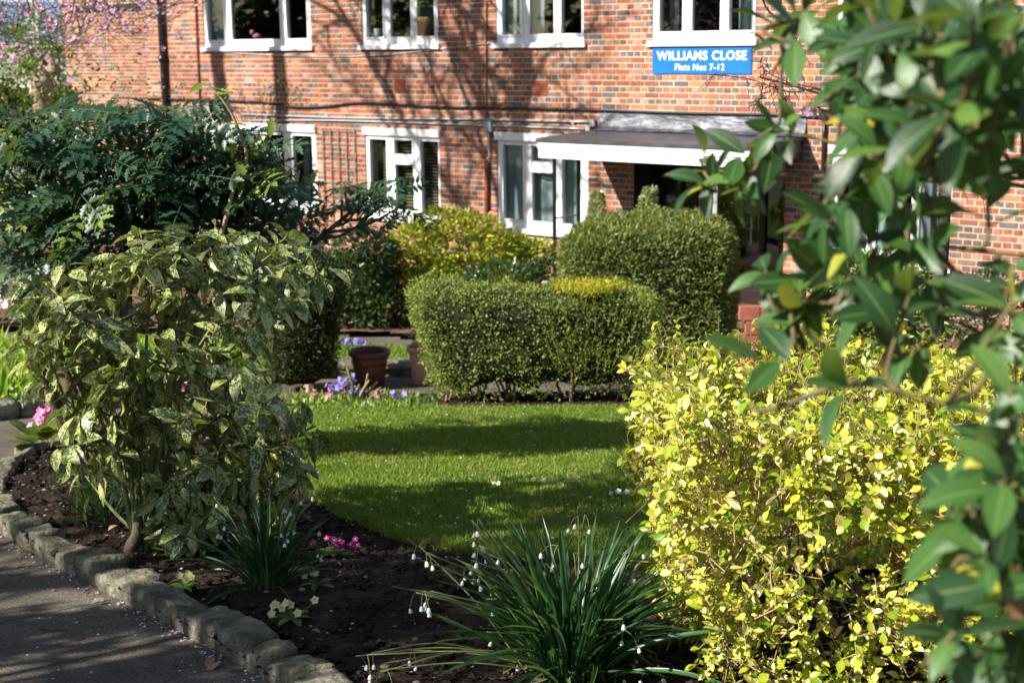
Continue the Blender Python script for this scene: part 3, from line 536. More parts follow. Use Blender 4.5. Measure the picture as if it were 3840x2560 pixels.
# windows
def drape(mb, s0, s1, z0, z1, o, amp=.03, f=38):
    ss = np.linspace(s0, s1, max(8, int((s1 - s0) * 60))); a = np.array([wp(s, o + amp * math.sin(s * f) + .4 * amp * math.sin(s * f * 2.3), z0) for s in ss]); b = np.array([wp(s, o + amp * .8 * math.sin(s * f), z1) for s in ss]); n = len(ss)
    i = np.arange(n - 1); mb.add(np.concatenate([a, b]), np.stack([i, i + 1, n + i + 1, n + i], -1))
for lab, s0, s1, z0, z1, pe, kd in WIN:
    up_ = kd[0] == 'u'; p0, p1, p2, p3, p4, p5 = pe; zb = z0 + .155; zt = z1 - .15 if not up_ else z1 - .08
    mb = MB(); O0, O1 = -.075, -.012
    e = .004
    # outer frame, mullions
    wbox(mb, s0 + e, p0, z0 + e, z1 - e, O0, O1); wbox(mb, p5, s1 - e, z0 + e, z1 - e, O0, O1)
    wbox(mb, p1, p2, zb, zt, O0, O1 - .004); wbox(mb, p3, p4, zb, zt, O0, O1 - .004)
    wbox(mb, p0, p5, z0 + e, zb, O0, O1 - .006); wbox(mb, p0, p5, zt, z1 - e, O0, O1 - .006)
    if not up_ and kd != 'l1':
        tz = ws(1480, 578)[1]; tz2 = ws(1480, 610)[1]; wbox(mb, p2, p3, tz2, tz, O0, O1 - .008)
    # casement lips, proud of the frame
    for a, b, c, d in ((p0, p1, zb, zt), (p4, p5, zb, zt)) + (() if up_ or kd == 'l1' else ((p2, p3, ws(1480, 610)[1], zt),)):
        l = .022
        for q in ((a - l, a, c - l, d + l), (b, b + l, c - l, d + l), (a, b, d, d + l), (a, b, c - l, c)): wbox(mb, q[0], q[1], q[2], q[3], O1 - .002, O1 + .012)
    win = part('window', mb.mesh('window'), M['white'], bld, label=lab)
    for a, b, c, d in ([(p0, p1, zb, zt), (p2, p3, zb, zt), (p4, p5, zb, zt)] if (up_ or kd == 'l1') else [(p0, p1, zb, zt), (p2, p3, zb, ws(1480, 610)[1]), (p2, p3, ws(1480, 578)[1], zt), (p4, p5, zb, zt)]):
        g = MB(); wbox(g, a, b, c, d, -.05, -.046); part('pane', g.mesh('pane'), M['glass'], win)
    sm = MB(); wbox(sm, s0 - .05, s1 + .04, z0 - .025, z0 + .04, -.07, .055); part('sill', sm.mesh('sill'), M['white'], win)
    if not up_: hm = MB(); wbox(hm, s0 - .03, s1 + .01, z1 - .085, z1 + .025, -.07, .035); part('head_board', hm.mesh('head_board'), M['white'], win)
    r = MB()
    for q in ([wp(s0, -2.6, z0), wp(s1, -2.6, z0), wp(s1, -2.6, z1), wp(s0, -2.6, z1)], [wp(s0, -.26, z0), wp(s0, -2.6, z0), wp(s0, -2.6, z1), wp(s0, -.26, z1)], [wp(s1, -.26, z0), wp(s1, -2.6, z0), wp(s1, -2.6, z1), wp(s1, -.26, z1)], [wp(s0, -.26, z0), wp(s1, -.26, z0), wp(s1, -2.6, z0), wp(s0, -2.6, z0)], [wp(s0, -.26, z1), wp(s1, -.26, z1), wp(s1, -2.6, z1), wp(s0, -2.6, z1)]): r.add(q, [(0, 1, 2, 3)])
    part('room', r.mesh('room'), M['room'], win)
    cm = MB()
    if kd == 'u1': drape(cm, s0 + .03, p0 + (p1 - p0) * .75, z0, z1, -.14, .02)
    if kd == 'u2': drape(cm, p0 + .02, p2 + .12, z0 + .3, z1, -1.2, .02)
    if kd == 'u3': drape(cm, s0 + .03, p0 + (p1 - p0) * .45, z0, z1, -.15, .02); drape(cm, p0 + (p1 - p0) * .5, p1 + .05, z0, z1, -.2, .02); drape(cm, p2 - .1, p2 + (p3 - p2) * .3, z0, z1, -.17, .02)
    if kd == 'u4': drape(cm, p0 - .05, p0 + .1, z0, z1, -.3); drape(cm, p4 - .05, p5 + .05, z0, z1, -.3)
    if kd == 'l3': drape(cm, s0 + .02, s1 - .02, z0, z1, -.15, .018, 30)
    if kd == 'l5': drape(cm, s0 + .1, s0 + .6, z0, z1, -.3); drape(cm, s1 - .5, s1, z0, z1, -.3)
    if kd == 'l1': drape(cm, p4 - .05, p4 + .1, z0, z1, -.3)
    if cm.n: part('curtain', cm.mesh('curtain', smooth=True), M['curtain'], win)
    if kd == 'l2':
        for k in range(24):
            z = z0 + .15 + k * .048; b = MB(); b.add([wp(p0 + .12, -.16, z), wp(p5, -.16, z), wp(p5, -.20, z + .022), wp(p0 + .12, -.20, z + .022)], [(0, 1, 2, 3)]); part('blind_slat', b.mesh('blind_slat'), M['blind'], win)
# porch recess and doors
mb = MB(); d0, d1, dz0, dz1 = DOOR
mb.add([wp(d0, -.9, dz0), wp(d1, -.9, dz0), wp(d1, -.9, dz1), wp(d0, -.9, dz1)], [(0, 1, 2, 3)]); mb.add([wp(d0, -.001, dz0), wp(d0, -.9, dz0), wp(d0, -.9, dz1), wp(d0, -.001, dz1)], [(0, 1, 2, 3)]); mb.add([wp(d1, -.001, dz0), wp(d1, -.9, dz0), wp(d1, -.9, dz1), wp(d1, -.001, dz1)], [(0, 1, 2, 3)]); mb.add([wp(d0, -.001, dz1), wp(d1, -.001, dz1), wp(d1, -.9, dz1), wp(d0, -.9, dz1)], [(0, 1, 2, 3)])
part('porch_recess', mb.mesh('porch_recess'), M['dark'], bld)  # near-black walls: the entrance shade is put into their colour
mb = MB(); 
for a, b in ((d0, d0 + .07), (d0 + .72, d0 + .8), (d1 - .5, d1 - .42), (d1 - .07, d1)): wbox(mb, a + .002, b - .002, 0, dz1 - .003, -.34, -.27)
wbox(mb, d0 + .07, d1 - .07, 1.95, dz1 - .005, -.33, -.275); wbox(mb, d0 + .8, d1 - .5, .95, 1.08, -.33, -.28); wbox(mb, d0 + .8, d1 - .5, 0, .3, -.33, -.28); wbox(mb, d0 + .07, d0 + .72, 0, .6, -.33, -.28)
dr = part('door', mb.mesh('door'), M['door'], bld)
for a, b, c, d in ((d0 + .8, d1 - .5, 1.08, 1.95), (d0 + .8, d1 - .5, .3, .95), (d0 + .07, d0 + .72, .6, 1.95), (d1 - .42, d1 - .07, 0, 1.95)):
    g = MB(); wbox(g, a, b, c, d, -.31, -.305); part('pane', g.mesh('pane'), M['glass'], dr)
g = MB(); tube(g, [wp(d1 - .6, -.25, .9), wp(d1 - .6, -.25, 1.25)], .012); part('handle', g.mesh('handle'), M['grey'], dr)
# canopy
CS0, CS1, CD = 1.5, 4.56, 1.28; zf = ws(2022, 525, CD)[1]; zf2 = ws(2022, 592, CD)[1]
mb = MB(); mb.add(corners(lambda s, o, z: wp(s, o, z + (0 if o > .5 else .05)), CS0 - .02, CS1 + .02, 0.001, CD + .02, zf - .02, zf + .02), BOXF)
can = part('porch_canopy', mb.mesh('porch_canopy'), M['felt'], bld, label='flat porch canopy with dark felt top and white fascia')
mb = MB(); n = 40; ss = np.linspace(CS0 + .05, CS1 + .03, n); prof = [(.012, zf + .30), (.02, zf + .2), (.05, zf + .12), (.09, zf + .085), (.17, zf + .075)]
V = np.array([[wp(s, o + (.005 * math.sin(s * 11 + k) if 0 < k < 4 else 0), z + .004 * math.sin(s * 7 + 2 * k)) for s in ss] for k, (o, z) in enumerate(prof)]).reshape(-1, 3)
i, j = np.meshgrid(np.arange(len(prof) - 1), np.arange(n - 1), indexing='ij'); a = (i * n + j).ravel(); mb.add(V, np.stack([a, a + 1, a + n + 1, a + n], -1)); part('lead_flashing', mb.mesh('lead_flashing', smooth=True), M['lead'], can)
zm = (zf + zf2) / 2
for nm, a, b, oo in (('fascia', zm + .004, zf - .024, .0), ('fascia', zf2, zm - .004, -.018)):
    mb = MB(); wbox(mb, CS0, CS1, a, b, CD - .02 + oo, CD + oo); wbox(mb, CS0, CS0 + .02, a, b, .01, CD - .02 + oo); part(nm, mb.mesh(nm), M['white'], can)
mb = MB(); mb.add([wp(CS1 - .0, .01, zf2 + .03), wp(CS1, CD - .022, zf2), wp(CS1, CD - .022, zf - .024), wp(CS1, .01, zf + .02)], [(0, 1, 2, 3)]); part('end_board', mb.mesh('end_board'), M['lead'], can)
mb = MB(); mb.add([wp(CS0 + .02, .02, zf2 + .05), wp(CS1 - .02, .02, zf2 + .05), wp(CS1 - .02, CD - .04, zf2 + .05), wp(CS0 + .02, CD - .04, zf2 + .05)], [(0, 1, 2, 3)]); part('soffit', mb.mesh('soffit'), M['felt'], can)
for s, o, r, m in ((1.708, 1.2, .023, 'black'), (1.708, .69, .026, 'black'), (4.07, 1.2, .022, 'glintpost')):
    mb = MB(); c = wp(s, o, 0); box(mb, c[0] - r, c[0] + r, c[1] - r, c[1] + r, 0, zf2 + .06); part('post', mb.mesh('post'), M[m], can)
zr = ws(2130, 813, .95)[1]
mb = MB(); tube(mb, [wp(1.708, 1.2, zr), wp(1.708, .69, zr)], .012); part('rail', mb.mesh('rail'), M['grey'], can)
# pipes, conduits, cables
def pipe(name, pts, r, mat, label=None, n=8, off=None, k=None):
    mb = MB(); tube(mb, curve(pts, k or max(12, 5 * len(pts))) if k != 0 else pts, r, n); return part(name, mb.mesh(name, smooth=True), mat, bld, label=label)
def wl(px, py, o): s, z = ws(px, py, o); return wp(s, o, z)
ds = -7.665
dp = pipe('downpipe', [wp(ds, .075, 0), wp(ds, .075, 5.3)], .05, M['blackpipe'], 'fat black cast downpipe with worn white patch', 12)
for z in (2.4, 3.25, 4.3):
    mb = MB(); lathe(mb, [(.05, -.05), (.062, -.045), (.064, .045), (.05, .05)], wp(ds, .075, z), 14); part('collar', mb.mesh('collar', smooth=True), M['black'], dp)
pipe('thin_pipe', [wp(-6.78, .03, 2.2), wp(-6.74, .03, 5.2)], .016, M['redpipe'], 'thin dark pipe beside the upper left window')
pipe('copper_pipe', [wl(1822, 0, .025), wl(1822, 472, .025)], .012, M['orangepipe'])
bx = MB(); s_, z_ = ws(1833, 473, .05); wbox(bx, s_ - .075, s_ + .055, z_ - .08, z_ + .07, .003, .075); jb = part('junction_box', bx.mesh('junction_box'), M['grey'], bld)
pipe('conduit_drop', [wl(1834, 500, .04), wl(1834, 565, .04), wl(1834, 585, .04), wl(1826, 600, .045)], .014, M['grey'])
pipe('waste_pipe', [wl(1826, 608, .04), wp(ws(1826, 608)[0] + .0, .04, .1)], .034, M['redpipe'], 'red brown waste pipe beside net curtain window')
pipe('conduit', [wl(900, 428, .03), wl(1300, 442, .03), wl(1760, 447, .03), wl(2225, 458, .03)], .014, M['grey'])
pipe('conduit', [wl(940, 452, .03), wl(1250, 452, .03), wl(1700, 466, .03), wl(2208, 484, .03)], .014, M['grey'])
for px, py in ((2225, 460), (2209, 484)):
    s_, z_ = ws(px, py, .03); bx = MB(); wbox(bx, s_ - .035, s_ + .03, z_ - .05, z_ + .04, .004, .06); part('conduit_elbow', bx.mesh('conduit_elbow'), M['grey'], bld)
mb = MB()
for px in range(1000, 2200, 230): s_, z_ = ws(px, 430 + (px - 900) * .023, .03); wbox(mb, s_ - .012, s_ + .012, z_ - .025, z_ + .025, .003, .05)
part('conduit_clips', mb.mesh('conduit_clips'), M['grey'], bld)
pipe('black_cable', [wl(*p, .03) for p in ((420, 368), (640, 372), (900, 380), (1010, 386), (1110, 402), (1220, 400), (1340, 386), (1500, 393), (1640, 401), (1900, 405), (2200, 412), (2560, 424), (2900, 430), (3060, 437), (3500, 455), (3840, 470))], .017, M['cable'], 'thick black cable sagging across the brickwork', 8, k=90)
pipe('white_cable', [wl(*p, .015) for p in ((755, 195), (900, 200), (1050, 208), (1250, 213), (1400, 208), (1560, 195), (1700, 178), (1850, 160))], .008, M['wcable'], None, 6, k=40)
bx = MB(); s_, z_ = ws(3091, 428, .05); wbox(bx, s_ - .05, s_ + .05, z_ - .07, z_ + .05, .003, .09); part('cable_box', bx.mesh('cable_box'), M['black'], bld)
pipe('black_pipe', [wp(s_, .04, z_ - .06), wp(s_, .04, .2)], .022, M['black'], 'black pipe under the cable box right of the porch')
for px, py, q in ((1500, 322, .11), (2030, 332, .115)):
    s_, z_ = ws(px, py); vm = MB(); wbox(vm, s_ - q, s_ + q, z_ - .1, z_ + .1, .004, .011); v = part('air_vent', vm.mesh('air_vent'), M['redpipe'], bld)
    for k in range(5): b = MB(); wbox(b, s_ - q + .015, s_ + q - .015, z_ - .08 + k * .035, z_ - .065 + k * .035, .011, .017); part('slat', b.mesh('slat'), M['redpipe'], v)
# roof
mb = MB(); mb.add([wp(S0 - .4, .5, ZT), wp(S1 + .4, .5, ZT), wp(S1 + .4, -4, ZT + 2.6), wp(S0 - .4, -4, ZT + 2.6)], [(0, 1, 2, 3)]); mb.add([wp(S0 - .4, -8.5, ZT), wp(S1 + .4, -8.5, ZT), wp(S1 + .4, -4, ZT + 2.6), wp(S0 - .4, -4, ZT + 2.6)], [(0, 1, 2, 3)])
part('roof', mb.mesh('roof'), pmat('roof_tile', [(.3, (.14, .06, .04)), (.7, (.22, .1, .07))], 5), bld)
# left wing, further back
A2 = at(545, 200, 31.8); A2[2] = 0; L2 = at(245, 200, 33.4); L2[2] = 0; U2 = unit(A2 - L2); N2 = np.array((U2[1], -U2[0], 0)); W2 = float(np.linalg.norm(A2 - L2)) + 3
wing = thing('brick_building', 'plain red brick end wall further back beyond the black downpipe', 'building', tuple(L2))
def f2(s, o, z):
    s, o, z = np.broadcast_arrays(np.asarray(s, float), np.asarray(o, float), np.asarray(z, float)); return L2 + s[..., None] * U2 + o[..., None] * N2 + z[..., None] * np.array((0, 0, 1.))
mb = MB(); mb.add(corners(lambda s, o, z: f2(s, o, z), 0, W2, -5, 0, -.3, 7), BOXF); part('wall', mb.mesh('wall'), M['mortar'], wing)
bricks(f2, 0, W2, 0.03, 6, [(.5, W2, 4.30, 4.42)], wing, 300, (1.0, 3.1))
mb = MB(); mb.add(corners(lambda s, o, z: f2(s, o, z), .5, W2, .002, .03, 4.29, 4.43), BOXF); part('string_course', mb.mesh('string_course'), M['dark'], wing)  # plain dark band across the wing bricks

# sign
sg = thing('name_sign', 'blue name sign with white lettering on the brick wall', 'sign', tuple(wp(sum(SIGN) / 2, .02, 3.2)))
z1_, z0_ = ws(2636, 181)[1], ws(2636, 277)[1]
mb = MB(); wbox(mb, SIGN[0], SIGN[1], z0_, z1_, .008, .022); part('board', mb.mesh('board'), M['blue'], sg)
def text(body, cx, cz, h, wid, bold):
    c = bpy.data.curves.new('lettering', 'FONT'); c.body = body; c.align_x = 'CENTER'; c.align_y = 'CENTER'; c.size = 1; c.offset = bold; c.extrude = .01; c.space_character = 1.12; c.resolution_u = 3
    o = bpy.data.objects.new('lettering', c); col.objects.link(o); bpy.context.view_layer.update(); dm = o.dimensions
    sxx, szz = wid / max(dm.x, .01), h / max(dm.y, .01)
    p = wp(cx, .0245, cz); mw = Matrix([[WU[a] * sxx, (szz if a == 2 else 0), WN[a] * .15, p[a]] for a in range(3)] + [[0, 0, 0, 1]])
    me = bpy.data.meshes.new_from_object(o.evaluated_get(bpy.context.evaluated_depsgraph_get())); bpy.data.objects.remove(o); return part('lettering', me, M['white'], sg, mw)
sw = SIGN[1] - SIGN[0]
text('WILLIAMS CLOSE', SIGN[0] + sw * .505, z1_ - (z1_ - z0_) * .31, .115, sw * .91, .026); text('Flats Nos 7-12', SIGN[0] + sw * .49, z1_ - (z1_ - z0_) * .755, .082, sw * .5, .018)
# trellis
tl = thing('trellis', 'small wooden trellis on bricks between the lower windows', 'trellis', tuple(wp(-3.4, .03, 1.2)))
ta, tz = ws(1214, 482); tb, _ = ws(1332, 482); zb_ = ws(1270, 900)[1]
for s in np.linspace(ta, tb, 5): mb = MB(); wbox(mb, s - .011, s + .011, zb_, tz, .024, .036); part('upright', mb.mesh('upright'), M['trellis'], tl)
for z in np.linspace(tz - .03, zb_ + .1, 9): mb = MB(); wbox(mb, ta - .02, tb + .02, z - .011, z + .011, .011, .0235); part('slat', mb.mesh('slat'), M['trellis'], tl)
# things on the sills
def sillz(): return SILL_U + .16
def sillthing(name, label, cat, px, o=-.14): s, _ = ws(px, 140, o); return thing(name, label, cat, tuple(wp(s, o, sillz()))), wp(s, o, sillz())
t, p = sillthing('ornament', 'small pink ornament on the upper left window sill', 'ornament', 958)
mb = MB(); V0, F0 = ico(); mb.add(V0 * np.array((.085, .06, .05)) + p + (.03, 0, .05), F0); mb.add(V0 * .045 + p + (-.05, 0, .11), F0); part('body', mb.mesh('body', smooth=True), M['p_pink'], t)
for px, lab, sc_ in ((1595, 'leafy houseplant in a wicker basket on upper sill', 1), (1420, 'small potted plant at left of the upper sill', .5)):
    t, p = sillthing('houseplant', lab, 'houseplant', px); mb = MB(); lathe(mb, np.array([(.0, .0), (.12, .0), (.155, .26), (.14, .27), (.0, .25)]) * (sc_ if sc_ == 1 else .45), p, 16); part('pot', mb.mesh('pot', smooth=True), flat('wicker', (.42, .27, .11)) if sc_ == 1 else M['white'], t)
    n = 60; c = p + np.array((0, 0, .3 * sc_ + .05)); D = rdir(n); D[:, 2] = D[:, 2] * .7 + .3; scatter(t, f'hp{px}', [leafT(.5, 4)], c + unit(D) * rng.random((n, 1)) * .2 * sc_ + np.array((0, 0, .1 * sc_)), D, np.tile((0, 0, 1.), (n, 1)) + rng.normal(size=(n, 3)) * .4, .14 * sc_, M['midleaf'])

# ------------------------------------------------------------------ clipped hedges
def hedge(name, label, cat, c, h3, yaw, p, n, mat, size, T, z0=0, taper=1., core=.93, depth=.05, dent=None, shag=.25, top=None, coremat=None, updir=.35, objs=300, elong=None):
    hx, hy, hz = h3; base = float(G(c[1])); t = thing(name, label, cat, (c[0], c[1], base))
    def surf(q):
        q = q / ((np.abs(q) ** p).sum(1) ** (1 / p))[:, None]; nn = unit(np.sign(q) * np.abs(q) ** (p - 1) / np.array((hx, hy, hz))); return q, nn
    def place(q, k=1.):
        P = q * np.array((hx, hy, hz)) * k; zz = (P[:, 2] + hz) / (2 * hz); f = taper + (1 - taper) * np.clip(zz, 0, 1); P[:, 0] *= f; P[:, 1] *= f; P[:, 2] += hz + z0
        if top is not None: P[:, 2] += top(P) * np.clip(zz, 0, 1)
        P += .024 * np.stack([vnoise(P, 3.2, a) for a in range(3)], -1) + .012 * np.stack([vnoise(P, 8, a) for a in range(3)], -1)
        a = math.cos(yaw); b = math.sin(yaw); P = np.column_stack([P[:, 0] * a - P[:, 1] * b, P[:, 0] * b + P[:, 1] * a, P[:, 2]]); return P + np.array((c[0], c[1], base))
    a = np.array((hy * hz, hy * hz, hx * hz, hx * hz, hx * hy)); a = a / a.sum(); f = rng.choice(5, n, p=a); q = rng.uniform(-1, 1, (n, 3))
    for k, (ax, sg_) in enumerate(((0, -1), (0, 1), (1, -1), (1, 1), (2, 1))): q[f == k, ax] = sg_
    q, nn = surf(q); ca, sa = math.cos(yaw), math.sin(yaw); nw = np.column_stack([nn[:, 0] * ca - nn[:, 1] * sa, nn[:, 0] * sa + nn[:, 1] * ca, nn[:, 2]])
    P = place(q) - nw * (rng.random((n, 1)) ** 1.5 * depth); P += nw * .5 * depth * vnoise(P, 9, 2)[:, None]
    if dent is not None: k = ~dent(P) ; P, nw = P[k], nw[k]
    vis = (nw[:, 1] < .55) | (nw[:, 2] > .3); P, nw = P[vis], nw[vis]; m = len(P)
    D = unit(nw * .7 + rng.normal(size=(m, 3)) * .6 + np.array((0, 0, updir))); Nn = unit(nw + rng.normal(size=(m, 3)) * .6 + np.array((0, 0, .4)))
    scatter(t, name + str(len(_tm)), T, P, D, Nn, size * (.6 + .8 * rng.random(m)), mat, 0, sname='foliage')
    u = 22; th = np.linspace(0, 2 * math.pi, u, endpoint=False); ph = np.linspace(-.499 * math.pi, .499 * math.pi, 14)
    qq = np.array([(math.cos(b) * math.cos(a_), math.cos(b) * math.sin(a_), math.sin(b)) for b in ph for a_ in th]); qq, _ = surf(qq); V = place(qq, core)
    i, j = np.meshgrid(np.arange(13), np.arange(u), indexing='ij'); F = np.stack([i * u + j, i * u + (j + 1) % u, (i + 1) * u + (j + 1) % u, (i + 1) * u + j], -1).reshape(-1, 4)
    part('branches', npmesh('branches', V, F, smooth=True), coremat or M['hedgecore'], t); return t  # solid dark core that blocks light; inner hedge shade is its colour
TINY = [tinyT(.6, .2), tinyT(.5, .35), tinyT(.7, .1)]
NEED = [tinyT(.3, .2), tinyT(.24, .4)]
# front hedge on bare stems
hb = gp(2040, 1535); hl = at(1500, 1085, 11.2); hr = at(2500, 1120, 11.2); hw = (hr[0] - hl[0]) / 2; hcx = (hr[0] + hl[0]) / 2; htop = at(1700, 1112, 11.05)[2] - float(G(11.5)); 
FH = (hcx, 11.55)
def fdent(P):
    zz = P[:, 2] - G(P[:, 1]); u = (P[:, 0] - (hcx - hw)) / (2 * hw); lim = .17 * np.clip((u - .16) * 8, 0, 1) * (1 + .55 * vnoise(P, 4.5, 1)) + .02; return (zz < lim) & (rng.random(len(P)) > .2 + .55 * (vnoise(P, 11, 2) > .25))
ft = hedge('clipped_hedge', 'low clipped small-leaved hedge with bare stems, at the back of the lawn', 'hedge', FH, (hw, .48, htop / 2 - .05), 0, 7, 34000, M['box'], .021, TINY, z0=.10, taper=.78, depth=.10, dent=fdent, top=lambda P: .04 * (P[:, 0] / hw) ** 2 - .045 * P[:, 0] / hw, core=.9)
core = [o for o in ft.children if o.name.startswith('branches')][0]
me = core.data; co = np.empty(len(me.vertices) * 3, np.float32); me.vertices.foreach_get('co', co); co = co.reshape(-1, 3); u_ = (co[:, 0] - (hcx - hw)) / (2 * hw)
zmin = G(co[:, 1]) + .1 + .13 * np.clip((u_ - .15) * 8, 0, 1) + .04 * np.sin(u_ * 23) + .03 * np.sin(u_ * 51); co[:, 2] = np.maximum(co[:, 2], zmin); me.vertices.foreach_set('co', co.ravel()); me.update()
for k in range(26):
    x = rng.choice([hl[0] + .35, hl[0] + .55, hcx - .2, hcx - .1, hcx + .28, hcx + .6]) + rng.normal() * .05; y = FH[1] - .15 + rng.normal() * .1; z = float(G(y)) + .03
    P = curve([(x, y, z), (x + rng.normal() * .06, y + rng.normal() * .04, z + .22), (x + rng.normal() * .18, y + rng.normal() * .1, z + .55)], 8); mb = MB(); tube(mb, P, np.linspace(.013, .006, len(P)) * (.7 + .7 * rng.random()), 5); part('stem', mb.mesh('stem', smooth=True), M['tan_twig'] if k % 2 else M['bark'], ft)
# golden conifer grown into the hedge
gc = thing('golden_conifer', 'yellow topped conifer growing through the front of the low hedge', 'shrub', (hcx + .32, FH[1] - .4, float(G(11.1))))
gx0 = at(2090, 1130, 11.2)[0]; gx1 = at(2335, 1130, 11.2)[0]; ztop = FH and float(G(11.5)) + htop
n = 3000; th_ = rng.random(n) * 6.283; rr_ = rng.random(n) ** .75 * (1 + .18 * np.sin(th_ * 3) + .1 * np.sin(th_ * 7 + 1)); P = np.column_stack([(gx0 + gx1) / 2 + rr_ * np.cos(th_) * (gx1 - gx0) / 2, FH[1] - .26 + rr_ * np.sin(th_) * .22, np.full(n, ztop) + rng.normal(size=n) * .02 + .02]); D = unit(rng.normal(size=(n, 3)) * .6 + (0, -.3, .9)); scatter(gc, 'gold', NEED, P, D, rdir(n), .035 * (.6 + .8 * rng.random(n)), M['golden'], sname='golden_tips')
n = 130; a0 = rng.random(n)
P0 = np.column_stack([gx0 - .05 + (gx1 - gx0 + .25) * a0, FH[1] - .47 - .06 * rng.random(n), float(G(11.1)) + .3 + (htop - .35) * rng.random(n)]); D = unit(np.column_stack([(a0 - .35) * .8 + rng.normal(size=n) * .2, np.full(n, -.12), np.full(n, 1.)]))
PP = []; DD = []
for i in range(n):
    for k in range(9): PP.append(P0[i] + D[i] * k * .016); DD.append(unit(D[i] + rng.normal(size=3) * .4))
DD = np.array(DD); scatter(gc, 'sprig', NEED, PP, DD, rdir(len(DD)), .03, M['sprig'], sname='green_sprays')
mb = MB(); tube(mb, curve([(hcx + .3, FH[1] - .35, float(G(11.1))), (hcx + .33, FH[1] - .35, float(G(11.1)) + .8)], 6), .02); part('trunk', mb.mesh('trunk'), M['bark'], gc)
# big yew block, dark cone, topiaries
yc = at(2455, 1200, 14.0); yt = at(2400, 835, 14.0)[2] - float(G(14.2)); yl = at(2112, 1000, 14.0)[0]; yr = at(2800, 1000, 14.0)[0]
hedge('yew_hedge', 'large clipped block of yew with rounded shoulders beside the porch', 'hedge', ((yl + yr) / 2, 14.6), ((yr - yl) / 2, .9, yt / 2), -.12, 5, 46000, M['yewleaf'], .05, NEED, taper=.93, depth=.08, top=lambda P: -.12 * np.maximum(0, -P[:, 0] / 1.0) ** 2 * 0 - .16 * np.clip(-P[:, 0] - .3, 0, 1))
dc = gp(1145, 1430); dtop = at(1150, 930, 12.9)[2] - float(G(12.9))
hedge('yew_hedge', 'dark clipped yew bush in shade left of the terracotta pot', 'hedge', (float(at(1120, 1200, 12.75)[0]), 12.75), (.44, .44, dtop / 2), .2, 3.2, 12000, M['yewshade'], .04, NEED, taper=.72, depth=.06)
def topiary(px0, px1, py0, Y, label, lean):
    a = at(px0, py0, Y); b = at(px1, py0, Y); base = float(G(Y)); cx = (a[0] + b[0]) / 2; r = (b[0] - a[0]) / 2; h = a[2] - base; t = thing('topiary_shrub', label, 'shrub', (cx, Y, base), 'variegated shrubs by the porch'); n = 2600
    z = rng.random(n) ** .8; th = rng.random(n) * 6.28; rr = r * np.where(z > .7, 1 - (z - .7) / .3 * .7, 1) * np.sqrt(.5 + .5 * rng.random(n)) * (1 + .2 * vnoise(np.column_stack([np.cos(th), np.sin(th), z * 3]), 2))
    P = np.column_stack([cx + lean * (z - .5) * r * 2 + rr * np.cos(th), Y + rr * np.sin(th), base + z * h]); D = unit(np.column_stack([np.cos(th), np.sin(th), np.full(n, .8)]) + rng.normal(size=(n, 3)) * .5)
    scatter(t, 'topi' + str(px0), TINY, P, D, rdir(n) + (0, 0, .6), .045 * (.6 + .7 * rng.random(n)), M['variegated']); mb = MB(); tube(mb, [(cx, Y, base), (cx + lean * .1, Y, base + h * .8)], .025); part('trunk', mb.mesh('trunk'), M['bark'], t)
topiary(2188, 2290, 722, 16.6, 'narrow variegated shrub in front of the porch post', .0); topiary(2350, 2455, 705, 16.3, 'narrow variegated shrub leaning right in front of the porch door', .7)

# ------------------------------------------------------------------ loose shrubs by the wall
def shrub(name, label, Y, lobes, n, size, mat, T, group=None, nobj=0, flat_=.0, twig=True, up_=.5):
    c = at(*lobes[0][:2], Y); base = float(G(Y)); t = thing(name, label, 'shrub', (c[0], Y, base), group); PP = []; DD = []; tot = sum(l[2] * l[3] for l in lobes); mb = MB()
    for px, py, rx, ry, dy in lobes:
        q = at(px, py, Y + dy); k = (Y + dy) / FPX * 1.02; R = np.array((rx * k, max(rx, ry) * k * .8, ry * k)); m = int(n * rx * ry / tot); d = rdir(m); rr = (.55 + .45 * rng.random((m, 1)) ** .5) * (1 + .16 * vnoise(d * 3 + px, 1.5)[:, None]); P = q + d * rr * R; P[:, 2] = np.maximum(P[:, 2], base + .03); PP.append(P); DD.append(d)
        if twig: tube(mb, curve([(c[0] + rng.normal() * .1, Y + rng.normal() * .1, base), tuple((np.array((c[0], Y, base)) + q) / 2 + rng.normal(size=3) * .06), tuple(q + np.array((0, 0, R[2] * .3)))], 8), np.linspace(.022, .007, 9), 5)
    P = np.concatenate(PP); d = np.concatenate(DD); m = len(P); D = unit(d + rng.normal(size=(m, 3)) * .5 + (0, 0, .1)); Nn = unit(d * .4 + rng.normal(size=(m, 3)) * .45 + (0, 0, up_)); x, y, f = proj(P)
    scatter(t, name + str(len(_tm)), T, P, D, Nn, size * (.6 + .7 * rng.random(m)), mat, nobj, rank=np.clip(1.3 + (-d[:, 1]), .1, 3))
    if mb.n: part('stems', mb.mesh('stems', smooth=True), M['bark'], t)
    return t
LF = [leafT(.42, 3, .15, .12), leafT(.5, 3, .1, .2, .45), leafT(.36, 3, .2, .05)]
shrub('golden_choisya', 'golden green shrub glowing in front of the net curtain window', 17.3, [(1720, 930, 190, 130, 0), (1560, 940, 110, 110, -.2), (1850, 960, 150, 110, .2), (1660, 840, 110, 60, .1), (1520, 1010, 90, 90, -.3), (1950, 990, 110, 90, .2), (1800, 1040, 220, 90, 0), (1620, 1060, 120, 60, -.2), (2020, 960, 60, 60, .3)], 9500, .075, M['choisya'], LF)
shrub('dark_laurel_bush', 'dark green glossy bush below the blind window', 16.6, [(1330, 1060, 130, 120, 0), (1400, 1150, 120, 110, 0), (1480, 1180, 90, 90, .2), (1360, 930, 110, 70, .2), (1260, 1180, 60, 80, 0), (1420, 1000, 90, 90, .3)], 5200, .085, M['darkleaf'], LF)
